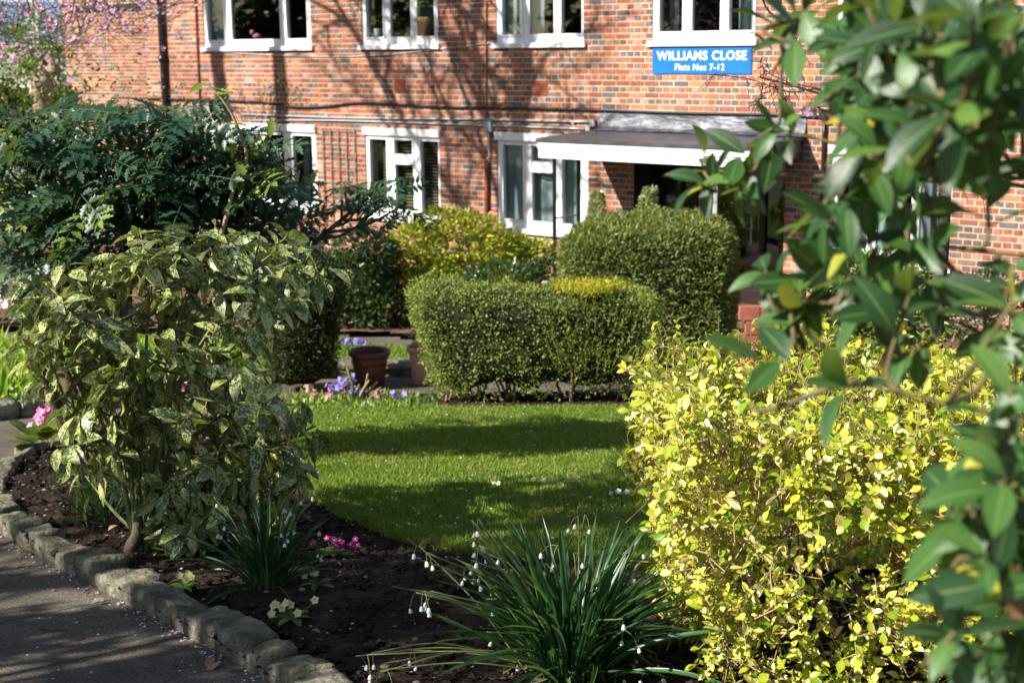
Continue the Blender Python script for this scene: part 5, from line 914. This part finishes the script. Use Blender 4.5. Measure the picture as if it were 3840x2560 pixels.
ca = thing('bare_cane', 'pale arching cane with few holly-like leaves in front of the bricks', 'branch', (-1.6, 7.9, float(G(7.9))))
P = curve([(-1.6, 7.9, float(G(7.9)))] + [tuple(at(x, y, 7.8)) for x, y in ((760, 1200), (845, 830), (880, 700), (925, 590), (875, 440), (805, 340), (757, 308))], 40); mb = MB(); tube(mb, P, np.linspace(.017, .004, len(P)), 6); part('stem', mb.mesh('stem', smooth=True), M['tan_twig'], ca)
pts = [(760, 312), (790, 330), (805, 350), (880, 520), (930, 560), (960, 500), (1000, 510), (880, 570), (890, 600), (930, 470), (1010, 520)]; n = len(pts); scatter(ca, 'cane', [leafT(.5, 9, .1, .1, .45, serr=.4)], np.array([at(x, y, 7.8) for x, y in pts]), rdir(n) * np.array((1, .5, .4)), rdir(n) * .4 + (0, -.5, .7), .09 + .05 * rng.random(n), M['sprig'], nobj=n)

# ------------------------------------------------------------------ golden privet hedge
pv0 = gp(2950, 2560); px0, px1, py0, py1 = .42, 2.6, 3.95, 5.35
pt_z = 2.24
pv = thing('golden_privet_hedge', 'bright yellow green privet hedge in sun at the lower right', 'hedge', (1.3, 4.5, float(G(4.5))))
PT = [leafT(.56, 4, .15, .12, .55), leafT(.5, 4, .22, .2, .5), leafT(.64, 4, .08, .05, .56)]
tw = []; PP = []; DD = []; NN = []; SS = []
def pv_in(n):
    q = []
    while len(q) < n:
        x, y, z = rng.uniform(px0, px1), rng.uniform(py0, py1), rng.uniform(0, 1); yl_ = G(y); top_ = pt_z + .05 * math.sin(x * 5 + y * 3) + .03 * math.sin(x * 13); zz = yl_ + .05 + z * (top_ - yl_ - .05)
        dl = x - px0 - .16 * (1 - z) - .05 * math.sin(y * 6 + z * 9); df = y - py0 - .06 * math.sin(x * 7); dt = top_ - zz
        if dl < 0: continue
        m = min(dl, df, dt)
        if m < .03 or rng.random() < math.exp(-m / .16) * 1.1:
            if z < .2 and rng.random() < .25: continue
            if math.hypot((x - 1.02) / .16, (zz - yl_ - .42) / .2) < 1 and rng.random() < .72: continue
            q.append((x, y, zz, m, dl, df, dt))
    return np.array(q)
Q = pv_in(5200); mb = MB()
for x, y, z, m, dl, df, dt in Q:
    o = np.array((-math.exp(-dl / .1), -math.exp(-df / .1), math.exp(-dt / .12) * 1.2 + .35)); d = unit(o + rng.normal(size=3) * .55); L = .06 + .13 * rng.random(); a = np.array((x, y, z)) - d * L * .8; bnd = a + d * L * .5 + rng.normal(size=3) * .012; e = a + d * L; tube(mb, [tuple(a), tuple(bnd), tuple(e)], [.0026, .002, .0014], 4)
    s1 = unit(np.cross(d, rng.normal(size=3))); s2 = np.cross(d, s1); k = rng.integers(3, 6)
    for j in range(k):
        f = .25 + .75 * (j + 1) / k; p = a + (e - a) * f; sd = s1 if j % 2 == 0 else s2
        for sg_ in (-1, 1):
            if rng.random() < .12: continue
            PP.append(p); DD.append(unit(sd * sg_ * .8 + d * (.5 + .4 * (j == k - 1)) + rng.normal(size=3) * .2)); NN.append(unit(d + np.array((-.2, -.2, .6)) + rng.normal(size=3) * .4)); SS.append((.017 + .03 * rng.random() ** 1.4) * (1.3 if rng.random() < .06 else 1))
PP = np.array(PP); x_, y_, f_ = proj(PP); front = np.clip(2.2 - (PP[:, 1] - 3.95) * 1.5, .1, 3)
scatter(pv, 'privet', PT, PP, np.array(DD), np.array(NN), np.array(SS), M['privet'], 300, rank=front)
part('twigs', mb.mesh('twigs'), M['tan_twig'], pv, kind='stuff')
for k in range(34):
    x = rng.uniform(.85, 2.5); y = rng.uniform(4.3, 5.1); z = float(G(y)); P = curve([(x, y, z), (x + rng.normal() * .08, y - .05 + rng.normal() * .06, z + .35), (x + rng.normal() * .12, y - .1 + rng.normal() * .12, z + .65), (x + rng.normal() * .16, y - .1 + rng.normal() * .16, z + .9)], 12); m2 = MB(); tube(m2, P, np.linspace(.012, .004, len(P)) * (.7 + .6 * rng.random()), 6); part('stem', m2.mesh('stem', smooth=True), M['tan_twig'], pv)
# loose sprigs at the near corner
m2 = MB(); PP = []; DD = []; NN = []
for pts in (((2560, 1470), (2460, 1430), (2350, 1385)), ((2540, 1620), (2450, 1570), (2385, 1535)), ((2700, 1420), (2690, 1370)), ((2640, 1420), (2600, 1380)), ((2800, 1390), (2745, 1330))):
    P = curve([tuple(at(x, y, 4.1)) for x, y in pts], 12); tube(m2, P, np.linspace(.003, .0015, len(P)), 5); d = unit(P[-1] - P[-2])
    for f in (len(P) - 1, len(P) - 3, len(P) - 6):
        for sg_ in (-1, 1, 0.2): PP.append(P[max(f, 0)]); DD.append(unit(d * .7 + np.array((0, 0, sg_ * .8)) + rng.normal(size=3) * .25)); NN.append(unit(np.array((-.5, -.5, .5)) + rng.normal(size=3) * .3))
part('sprig_stems', m2.mesh('sprig_stems'), M['tan_twig'], pv); scatter(pv, 'privet', PT, PP, np.array(DD), np.array(NN), np.full(len(PP), .032), M['privet'], nobj=len(PP))

# ------------------------------------------------------------------ near laurel on the right
LAU = [leafT(.41, 8, .14, d, .5, tip=.9, twist=tw) for d, tw in ((.1, .25), (.25, -.3), (.4, .2), (.05, -.1), (.3, .5))]
lb = np.array((1.55, 2.0, float(G(2.0)))); la = thing('laurel_bush', 'out of focus glossy green laurel branches close to the camera at right', 'shrub', tuple(lb))
LTW = pmat('laurel_twig', [(.3, (.07, .055, .025)), (.7, (.16, .13, .05))], 20, .6)
LC = [(2930, 50, 2.2), (3020, 40, 2.0), (3150, 120, 1.9), (3250, 20, 1.7), (3450, 60, 1.6), (3650, 60, 1.5), (3790, 130, 1.5), (2960, 160, 2.1), (3230, 230, 1.9), (3360, 160, 1.8), (3500, 200, 1.6), (3290, 330, 1.9), (3430, 330, 1.6), (3600, 300, 1.45), (3760, 330, 1.5), (2900, 480, 2.3), (2640, 600, 2.4), (2620, 690, 2.4), (2770, 590, 2.35), (3250, 560, 1.7), (3380, 500, 1.55), (3560, 430, 1.45), (3720, 470, 1.5), (2790, 720, 2.3), (3080, 780, 2.1), (3210, 760, 1.8), (3330, 680, 1.7), (3100, 900, 2.0), (3250, 880, 1.9), (3400, 860, 1.8), (2870, 1010, 2.1), (3000, 1050, 2.0), (2960, 1130, 2.0), (3190, 1040, 1.9), (3350, 1010, 1.9), (3480, 1060, 1.8), (3800, 1000, 1.7), (2960, 1220, 2.0), (3300, 1170, 1.8), (3180, 1450, 1.7), (2860, 1360, 1.9), (3790, 1450, 1.5), (3720, 1540, 1.5), (3640, 1830, 1.5), (3770, 1790, 1.4), (3580, 2020, 1.5), (3700, 2080, 1.4), (3800, 2180, 1.4), (3580, 2370, 1.4), (3720, 2430, 1.35), (3810, 2520, 1.35), (3700, 680, 1.9), (3800, 1130, 1.7), (3700, 1240, 1.8), (3810, 1330, 1.6), (3820, 1620, 1.5), (3380, 1330, 1.9), (3560, 120, 1.9), (3700, 220, 1.9), (3600, 10, 2.1), (3300, 100, 2.2), (3820, 20, 1.8), (3500, 560, 2.0), (3440, 450, 2.1), (3350, 420, 2.2)]
PP = []; DD = []; NN = []; SS = []; m2 = MB(); 
LR = [(3050, 0), (3840, 0), (3840, 500), (3560, 560), (3420, 700), (3520, 900), (3420, 1100), (3050, 1150), (3000, 980), (3120, 760), (3240, 560), (3150, 160)]
LC += [(rng.uniform(3180, 3840), rng.uniform(-40, 520), rng.uniform(1.7, 2.6)) for _ in range(60)]
while len(LC) < 138:
    x, y = rng.uniform(2850, 3840), rng.uniform(0, 1250)
    if inpoly(np.array([x]), np.array([y]), LR)[0]: LC.append((x, y, rng.uniform(1.75, 2.6)))
LC += [(rng.uniform(3640, 3840), rng.uniform(1650, 2560), rng.uniform(1.45, 1.9)) for _ in range(14)]
trunks = [curve([tuple(lb), (1.4, 2.0, 2.2), (1.25, 1.95, 3.0), (1.1, 1.9, 3.8)], 16), curve([tuple(lb + (.1, -.2, 0)), (1.3, 1.7, 2.0), (1.1, 1.65, 2.7), (.95, 1.6, 3.6)], 16), curve([tuple(lb + (-.1, .1, 0)), (1.3, 1.9, 2.1), (1.15, 1.95, 2.6), (1.05, 2.1, 3.2)], 16)]
for P in trunks: mb = MB(); tube(mb, P, np.linspace(.03, .01, len(P)), 8); part('branch', mb.mesh('branch', smooth=True), M['bark'], la)
TK = np.concatenate(trunks)
LC = [(x, y, Y + rng.normal() * .05) for x, y, Y in LC]; LP = np.array([at(*q) for q in LC])
sec = []
for e in ((2640, 640, 2.4), (2900, 480, 2.3), (3020, 60, 2.1), (3250, 250, 1.9), (3450, 100, 1.7), (3430, 330, 1.6), (3250, 560, 1.8), (3560, 420, 1.5), (3080, 780, 2.1), (3190, 1040, 1.9), (2960, 1130, 2.0), (3180, 1430, 1.7), (3700, 200, 1.7), (3600, 1830, 1.5), (3580, 2370, 1.4), (3350, 900, 1.9)):
    e_ = at(*e); k = TK[np.argmin(np.linalg.norm(TK - e_, axis=1) + rng.random(len(TK)) * .3)]; P = curve([tuple(k), tuple(k * .6 + e_ * .4 + np.array((0, 0, -.06)) + rng.normal(size=3) * .03), tuple(e_)], 14); sec.append(P); mb = MB(); tube(mb, P, np.linspace(.006, .0024, len(P)), 6); part('branch', mb.mesh('branch', smooth=True), LTW, la)
TK = np.concatenate([P[4:] for P in sec])
for x, y, Y in LC:
    c = at(x, y, Y); k = TK[np.argmin(np.linalg.norm(TK - c, axis=1))]; ax = unit(unit(c - k) + np.array((-.35, -.1, .25)) + rng.normal(size=3) * .25); P = curve([tuple(k), tuple((k + c) / 2 + np.array((0, 0, -.03)) + rng.normal(size=3) * .02), tuple(c)], 8); m2 = MB(); tube(m2, P, np.linspace(.0045, .0024, len(P)), 6); part('twig', m2.mesh('twig', smooth=True), LTW, la)
    a = unit(np.cross(ax, (.2, .5, .1))); b = np.cross(ax, a); t0 = rng.random() * 6; nl = 6 if y < 1300 else 6
    if y > 1300 and y < 1700: nl = 4
    for j in range(nl):
        th = t0 + j * 2.4; d = unit(math.cos(th) * a + math.sin(th) * b + ax * (.3 + .5 * rng.random()) + np.array((-.15, 0, -.25 if y > 700 else -.05))); PP.append(c - ax * .012 * j); DD.append(d); NN.append(unit(np.array((-.35, -.35, .8)) + rng.normal(size=3) * .4)); SS.append(.05 + .042 * rng.random())
scatter(la, 'laurel', LAU, np.array(PP), np.array(DD), np.array(NN), np.array(SS), M['laurel'], nobj=300)
for x, y, Y, s in ((3110, 460, 2.1, .075), (3800, 2370, 1.35, .07), (3330, 1290, 1.8, .05)):
    mw = Matrix.Translation(at(x, y, Y)) @ Matrix.Rotation(rng.random() * 6, 4, 'Y') @ Matrix.Rotation(1.2, 4, 'X') @ Matrix.Diagonal((s, s, s, 1)); part('withered_leaf', tmesh('laurel_2w', LAU[2]), M['deadleaf'], la, mw)

# ------------------------------------------------------------------ trees
def tree(name, label, base, h, r, seed, levels=4, mat=None, straight=.0, spread=.7, start=.35, nb=(5, 4, 4, 3), cat='tree', group=None, lean=(0, 0), minr=.004, droop=0, crown=True):
    rr = np.random.default_rng(seed); t = thing(name, label, cat, tuple(base), group); mb = MB(); tb = MB(); tips = []
    def grow(p, d, L, r0, lev):
        pts = [np.array(p)]; n = 6; dd = np.array(d)
        for i in range(n): dd = unit(dd + rr.normal(size=3) * (.05 if lev == 0 else .16) + np.array((0, 0, .04 - droop * .1 * lev))); pts.append(pts[-1] + dd * L / n)
        P = np.array(pts); R = np.linspace(r0, r0 * (.6 if lev == 0 else .35), n + 1); tube(tb if lev == 0 else mb, P, np.maximum(R, minr), 9 if lev == 0 else (6 if lev == 1 else 4))
        if lev >= levels - 1: tips.append(P); return
        for k in range(nb[lev]):
            f = start + (1 - start) * (k + .5 + rr.normal() * .2) / nb[lev] if lev == 0 else .25 + .75 * rr.random(); f = min(max(f, .05), 1); q = np.array([np.interp(f * n, np.arange(n + 1), P[:, a]) for a in range(3)]); dv = unit(dd * (.5 if lev == 0 else .6) + unit(rr.normal(size=3) * np.array((1, 1, .5))) * spread + np.array((0, 0, .15 - droop * .3))); grow(q, dv, L * (.42 + .2 * rr.random()) * (1 if lev else .8), r0 * (.42 if lev == 0 else .55), lev + 1)
    grow(np.array(base), unit(np.array((lean[0], lean[1], 1.))), h, r, 0)
    part('trunk', tb.mesh('trunk', smooth=True), mat or M['bark'], t)
    if mb.n: part('crown', mb.mesh('crown', smooth=True), mat or M['bark'], t)
    return t, tips
# pink plum: hanging blossom twigs at the upper left
bt = np.array((-8.2, 16.6, float(G(16.6)))); t, tips = tree('plum_tree', 'pink flowering plum tree drooping over the upper left bricks', bt, 4.6, .13, 3, 3, M['dark_twig'], nb=(4, 3, 3))
m2 = MB(); BP = []
for k in range(130):
    x = rng.uniform(-60, 650) if k % 3 else rng.uniform(-60, 240); ymax = 20 + 290 * rng.random() * (1.12 - x / 800); Y = rng.uniform(14.5, 16.5); tip = at(x, ymax, Y); sg2 = 1 if rng.random() < .68 else -1; up_x = x - sg2 * rng.uniform(20, 330); top_ = at(up_x, ymax - 60 - 330 * rng.random(), Y + rng.normal() * .3); P = curve([tuple(top_), tuple(top_ * .65 + tip * .35 + rng.normal(size=3) * .06 + (0, 0, .05)), tuple(top_ * .3 + tip * .7 + rng.normal(size=3) * .06), tuple(tip)], 14); tube(m2, P, np.linspace(.006, .002, len(P)), 4)
    for _ in range(4): p = P[rng.integers(3, len(P))]; e = p + rng.normal(size=3) * np.array((.16, .1, .12)); tube(m2, [tuple(p), tuple((p + e) / 2 + rng.normal(size=3) * .015), tuple(e)], .002, 3); P = np.concatenate([P, e[None]])
    nb_ = rng.integers(2, 6) if x > 200 else rng.integers(0, 4)
    for _ in range(nb_): c = P[rng.integers(2, len(P))]; BP += [c + rng.normal(size=3) * .02 for _ in range(rng.integers(2, 6))]
for c in [at(rng.uniform(250, 640), -150, 15.5) for _ in range(8)]: tube(m2, curve([tuple(bt + (0, 0, 3.9)), tuple((bt + (0, 0, 4.2) + c) / 2 + (0, 0, .4)), tuple(c)], 10), np.linspace(.04, .012, 11), 6)
part('hanging_twigs', m2.mesh('hanging_twigs'), M['dark_twig'], t, kind='stuff')
n = len(BP); flowers(t, np.array(BP), .025, 'p_blossom', 'blossom', 4)
# right cherry with lichen trunk and budding twigs
cb = gp(3520, 1420); cb = np.array((at(3525, 1200, 8.6)[0], 8.6, float(G(8.6)))); t = thing('cherry_tree', 'slim lichen covered cherry tree behind the laurel leaves at right', 'tree', tuple(cb))
mb = MB(); tube(mb, curve([tuple(cb), tuple(at(3515, 1200, 8.6)), tuple(at(3535, 900, 8.6)), tuple(at(3540, 600, 8.6)), tuple(at(3515, 300, 8.7)), tuple(at(3560, -200, 8.7))], 24), np.linspace(.055, .03, 26)[:26] if False else .042, 9); part('trunk', mb.mesh('trunk', smooth=True), M['lichen'], t)
m2 = MB(); BP = []
for pts, r in ((((3545, 690), (3620, 640), (3700, 570), (3780, 430)), .014), (((3540, 620), (3420, 560), (3300, 470), (3150, 380), (3000, 330), (2850, 290)), .014), (((3150, 385), (3060, 335), (2960, 345), (2800, 295), (2650, 280)), .005), (((3080, 335), (2960, 310), (2880, 270), (2850, 230)), .004), (((3535, 500), (3300, 300), (3100, 160), (2900, 60), (2840, -60)), .012), (((3000, 230), (2985, 150), (2960, 80)), .005), (((2990, 270), (2985, 190), (2970, 130)), .012), (((3100, 420), (3070, 405), (3030, 405)), .004), (((2860, 300), (2855, 350), (2840, 390)), .003), (((2900, 310), (2935, 350), (2950, 380)), .003), (((3545, 640), (3640, 700), (3700, 720)), .012)):
    P = curve([tuple(at(x, y, 8.2)) for x, y in pts], 24); tube(m2, P, np.linspace(r, r * .4, len(P)), 5)
    for _ in range(len(P)):
        p = P[rng.integers(2, len(P))]; e = p + rng.normal(size=3) * .03 + (0, 0, -.01); tube(m2, [tuple(p), tuple(e)], .0025, 3); BP.append(e)
        if rng.random() < .25: e2 = p + np.array((rng.normal() * .05, 0, -.16 * rng.random())); tube(m2, [tuple(p), tuple(e2)], .002, 3); BP.append(e2)
part('crown', m2.mesh('crown'), M['dark_twig'], t); n = len(BP); scatter(t, 'bud', [tinyT(.6, .3)], np.array(BP), rdir(n), rdir(n), .014, M['p_purple'], sname='buds')
flowers(t, np.array([at(3095, 205, 8.2), at(3105, 210, 8.2), at(3320, 140, 8.2), at(3020, 415, 8.2), at(3030, 420, 8.2), at(3490, 200, 8.2)]), .035, 'p_blossom', 'blossom')
# trees outside the frame casting shadows on garden and wall, or reflected in panes
sd = np.array(SUN_D); hd = sd / math.hypot(sd[0], sd[1]); 
def up_sun(p, t): return np.array(p, float) - hd * t
for s, tt, r, sdn, lb_ in ((-5.75, 7.5, .21, 11, 'tall bare tree beyond the left edge, furthest of its row'), (-4.2, 7.5, .19, 12, 'tall bare tree beyond the left edge, second of its row'), (-7.5, 8, .12, 13, 'slim bare tree beyond the left edge by the wing')):
    b = up_sun(wp(s, 0, 0), tt); b[2] = float(G(b[1])); tree('bare_tree', lb_, b, 14.5, r, sdn, 4, start=.84, nb=(5, 4, 4), group='bare trees left of the view', spread=.9)
b = up_sun(wp(.3, 0, 0), 9.5); b[2] = float(G(b[1])); tree('bare_tree', 'broad bare tree beyond the left edge, nearest the porch', b, 11.5, .2, 21, 5, start=.42, nb=(9, 6, 5, 4), group='bare trees left of the view', spread=1.1, minr=.008)
def evergreen(name, label, base, h, blobs, n, size):
    t = thing(name, label, 'tree', tuple(base)); mb = MB(); tube(mb, curve([tuple(base), (base[0] + .1, base[1], base[2] + h * .5), tuple(np.array(base) + (0, 0, h))], 10), np.linspace(.12, .04, 11), 9); part('trunk', mb.mesh('trunk', smooth=True), M['bark'], t); PP = []; m3 = MB()
    for (x, y, z, rx, ry, rz, k) in blobs:
        c = np.array((x, y, z)); m = int(n * k); d = rdir(m); PP.append(c + d * rng.random((m, 1)) ** .45 * np.array((rx, ry, rz))); tube(m3, curve([(base[0], base[1], z - .5), tuple((np.array((base[0], base[1], z)) + c) / 2), tuple(c)], 6), .03, 5)
    P = np.concatenate(PP); m = len(P); scatter(t, name, LF, P, rdir(m), rdir(m) + (0, 0, .6), size * (.7 + .6 * rng.random(m)), M['darkleaf'], sname='crown'); part('limbs', m3.mesh('limbs'), M['bark'], t)
nb_ = np.array((-6.0, 2.2, float(G(2.2))))
BT = []  # unseen crown: clumps set up-sun of the ground they shade
for gx, gy, gz_, rx, ry, rz, k, t_ in ((-.4, 4.8, 0, .7, .4, .35, .8, 5.6), (-.5, 5.4, 0, .7, .4, .3, .65, 5.3), (-1.2, 4.2, 0, .6, .45, .22, .7, 4.9), (-1.9, 4.9, 0, .6, .4, .2, .7, 4.2), (-2.5, 5.6, 0, .5, .35, .15, .5, 3.7), (-1.0, 5.2, 0, .6, .3, .2, .6, 4.9), (-1.5, 3.9, 0, .6, .3, .2, .5, 4.6), (.4, 6.2, 0, .9, .4, .12, .1, 6.3), (-.2, 5.9, 0, .7, .35, .12, .14, 5.8)):
    q = np.array((gx, gy, float(G(gy)) + gz_)) - hd * t_; BT.append((*q, rx, ry, rz, k))
evergreen('shade_evergreen', 'unseen evergreen beyond the left edge, crown shaped to shade the near bed', nb_, 5.0, BT, 620, .13)
for k in range(9):  # unseen row, added to darken what the window panes reflect
    b = np.array((-24 + rng.normal(), -6 + k * 4.6, 0.)); b[2] = float(G(b[1])); evergreen('evergreen_tree', 'unseen evergreen added far left for the window reflections, number %s from the house' % ('nine eight seven six five four three two one'.split()[k]), b, 8.5, [(b[0] + rng.normal() * .4, b[1] + rng.normal() * .5, b[2] + 1.2 + j * 1.5, 2.3 - j * .2, 2.5 - j * .2, 1.2, 1) for j in range(6)], 560, .55)
tree('bare_tree', 'low branched bare tree beyond the left edge by the near path', (-6.8, 1.4, float(G(1.4))), 5.6, .12, 31, 5, start=.3, nb=(7, 5, 4, 3), group='bare trees left of the view', spread=1.0, minr=.006)
tree('bare_tree', 'bare tree beyond the left edge level with the lawn', (-7.8, 3.3, float(G(3.3))), 6.5, .14, 33, 5, start=.35, nb=(8, 5, 4, 3), group='bare trees left of the view', spread=1.0, minr=.006)

# ------------------------------------------------------------------ far left background
st = thing('gnarled_stump', 'pale gnarled ivy trunk behind the plum blossom', 'tree', tuple(gp(150, 460))); Ys = 21.; P = curve([tuple(at(170, 620, Ys)), tuple(at(165, 400, Ys)), tuple(at(150, 330, Ys)), tuple(at(175, 270, Ys)), tuple(at(205, 235, Ys))], 20); mb = MB(); tube(mb, P + rng.normal(size=P.shape) * .02, .13 + .04 * np.sin(np.arange(len(P)) * 1.7), 9); part('trunk', mb.mesh('trunk', smooth=True), pmat('pale_bark', [(.3, (.2, .13, .08)), (.7, (.45, .36, .27))], 6, .9, .7, 20), st)
n = 900; PQ = P[rng.integers(0, len(P), n)] + rng.normal(size=(n, 3)) * np.array((.45, .3, .5)) + (-.1, .1, .1); scatter(st, 'ivy', LF, PQ, rdir(n), rdir(n) + (0, -.3, .5), .1, M['midleaf'], sname='ivy')
hs = thing('far_house', 'pale rendered house far behind the plum blossom', 'building', tuple(at(60, 300, 46))); a = at(-420, 200, 46); b = at(300, 200, 46); wm = pmat('pale_render', [(.3, (.5, .48, .43)), (.7, (.6, .57, .5))], 1, .9); mb = MB(); box(mb, a[0], b[0], 46, 54, 0, 7); part('wall', mb.mesh('wall'), wm, hs)
mb = MB(); V = np.array([(a[0] - .4, 45.5, 7.001), (b[0] + .4, 45.5, 7.001), (b[0] + .4, 50, 10), (a[0] - .4, 50, 10), (a[0] - .4, 54.5, 7.001), (b[0] + .4, 54.5, 7.001)]); mb.add(V, [(0, 1, 2, 3), (3, 2, 5, 4)]); part('roof', mb.mesh('roof'), M['felt'], hs)
for px, zz_ in ((60, 3.6), (-120, 3.6), (215, 3.6), (60, .9), (215, .9)):
    c = at(px, 200, 45.98); mb = MB(); box(mb, c[0] - .62, c[0] + .62, 45.95, 45.996, zz_, zz_ + 1.5); wn = part('window', mb.mesh('window'), M['white'], hs); mb = MB(); box(mb, c[0] - .52, c[0] + .52, 45.93, 45.948, zz_ + .1, zz_ + 1.4); part('pane', mb.mesh('pane'), pmat('blue_pane', [(.3, (.12, .2, .34)), (.7, (.3, .42, .6))], 1, .08, spec=.8), wn)  # blue reflection is put into the pane colour
shrub('far_hedge', 'dark green hedge beyond the left wing wall', 29, [(120, 420, 190, 70, 0), (-60, 400, 150, 90, 0), (235, 400, 60, 70, 2)], 3600, .16, M['darkleaf'], LF)
shrub('far_tree', 'green twiggy tree in the far left background', 35, [(150, 170, 110, 120, 0), (40, 200, 100, 110, 2), (200, 260, 80, 80, 0)], 2600, .12, M['midleaf'], LF)
car = thing('parked_car', 'blue parked car glimpsed beside the left wing wall', 'car', tuple(at(215, 360, 38))); cc = at(205, 420, 38); cz = float(G(38)); cm = flat('car_blue', (.08, .16, .42), .25, .6); prof = [(-2.0, .35), (-2.05, .75), (-1.6, .9), (-1.0, .98), (-.45, 1.42), (.75, 1.45), (1.4, 1.0), (1.95, .9), (2.0, .4)]
V = np.array([(cc[0] + x, 38 + s, cz + z) for s in (-.8, .8) for x, z in prof]); n = len(prof); mb = MB(); i = np.arange(n - 1); mb.add(V, np.stack([i, i + 1, i + n + 1, i + n], -1))
for s in (0, 1): mb.add(np.concatenate([V[s * n:(s + 1) * n], [V[s * n:(s + 1) * n].mean(0)]]), np.array([(k, k + 1, n) for k in range(n - 1)] + [(n - 1, 0, n)]))
part('body', mb.mesh('body'), cm, car)
for wx in (-1.25, 1.25):
    mb = MB(); tube(mb, [(cc[0] + wx, 37.15, cz + .32), (cc[0] + wx, 37.4, cz + .32)], .32, 16); part('wheel', mb.mesh('wheel'), M['black'], car)
mb = MB(); mb.add([(cc[0] - .85, 37.19, cz + 1.0), (cc[0] + 1.15, 37.19, cz + 1.0), (cc[0] + .65, 37.19, cz + 1.38), (cc[0] - .42, 37.19, cz + 1.36)], [(0, 1, 2, 3)]); part('side_window', mb.mesh('side_window'), M['glass'], car)

# ------------------------------------------------------------------ litter
def litter(name, label, P, size, mat, kind='stuff'):
    n = len(P); t = joined(name, [tinyT(.75, .15)], np.zeros(n, int), P, frames(np.column_stack([rng.normal(size=(n, 2)), np.zeros(n)]), np.tile((0, 0, 1.), (n, 1)) + rng.normal(size=(n, 3)) * .35), np.full(n, size) * (.7 + .6 * rng.random(n))); tag(part(name, t, M[mat], kind=kind), label, 'petals')
def onpath(n, far=False):
    q = np.column_stack([rng.uniform(-3.2, -.3, n), rng.uniform(4, 7.8, n)]); q = q[~inpoly(q[:, 0], q[:, 1], BED)]; return np.column_stack([q, G(q[:, 1]) + .012])
litter('fallen_petals', 'pink white petals scattered on the near path', onpath(380), .012, 'p_fallen')
kc = curve(KERB[2:], 80); i = rng.integers(0, len(kc), 420); P = np.column_stack([kc[i, 0] - .02 + rng.normal(size=420) * .022 - .01, kc[i, 1] - .03 + rng.normal(size=420) * .02, np.zeros(420)]); P[:, 2] = G(P[:, 1]) + .012; litter('fallen_petals', 'petals drifted along the foot of the edging stones', P, .013, 'p_fallen')
q = np.column_stack([rng.uniform(-3, 1.2, 900), rng.uniform(4.2, 10.8, 900)]); l_ = inpoly(q[:, 0], q[:, 1], LAWN); b_ = inpoly(q[:, 0], q[:, 1], BED) & ~l_
P = np.column_stack([q, G(q[:, 1]) + .1]); litter('fallen_petals', 'tiny white petals and daisies over the lawn', P[l_][:260], .016, 'p_white'); P[:, 2] = G(P[:, 1]) + .082; litter('fallen_petals', 'pale petals scattered on the dark soil', P[b_][:150], .013, 'p_fallen')
DL = leafT(.45, 4, .25, .3)
spots_ = [(1325, 1515 + 230, 'on lawn at its left'), (1730, 1745, 'lying on the lawn'), (60, 2070, 'by the first edging stones'), (110, 2110, 'in the gutter of the path'), (400, 2245, 'beside the edging stones at mid path'), (830, 2480, 'by the path edge near the corner'), (905, 2505, 'curled at the foot of the stones'), (1165, 2445, 'on the soil behind the stones'), (410, 2050, 'on the soil under the spotted shrub'), (1075, 2345, 'below the primrose'), (800, 2460, 'near a twig on the path'), (1240, 2170, 'on the soil by the pale primrose')]
for px, py, w_ in spots_:
    p = gp(px, py, .02); lw = inpoly(np.array([p[0]]), np.array([p[1]]), BED)[0]; p[2] = float(G(p[1])) + (.1 if lw else .018); s = .05 + .03 * rng.random(); mw = Matrix.Translation(p) @ Matrix.Rotation(rng.random() * 6.28, 4, 'Z') @ Matrix.Rotation(rng.normal() * .3, 4, 'X') @ Matrix.Diagonal((s, s, s, 1)); tag(part('fallen_leaf', tmesh('dead_leaf', DL), M['deadleaf'], None, mw), 'dry brown fallen leaf ' + w_, 'leaf', 'fallen leaves')
for k, (px, py, w_) in enumerate(((480, 2300, 'near the middle of the near path'), (200, 2370, 'on the left of the near path'), (650, 2500, 'at the bottom of the near path'), (330, 2225, 'by the edging on the near path'))):
    p = gp(px, py); p[2] += .012; a = rng.random() * 3; d = np.array((math.cos(a), math.sin(a) * .4, 0)) * .06; d[2] = -.12 * d[1]; mb = MB(); tube(mb, curve([tuple(p - d), tuple(p + rng.normal(size=3) * .006 * np.array((1, 1, 0))), tuple(p + d)], 8), .0028, 4); tag(part('fallen_twig', mb.mesh('fallen_twig'), M['dark_twig']), 'thin dark twig lying ' + w_, 'twig', 'twigs on the path')
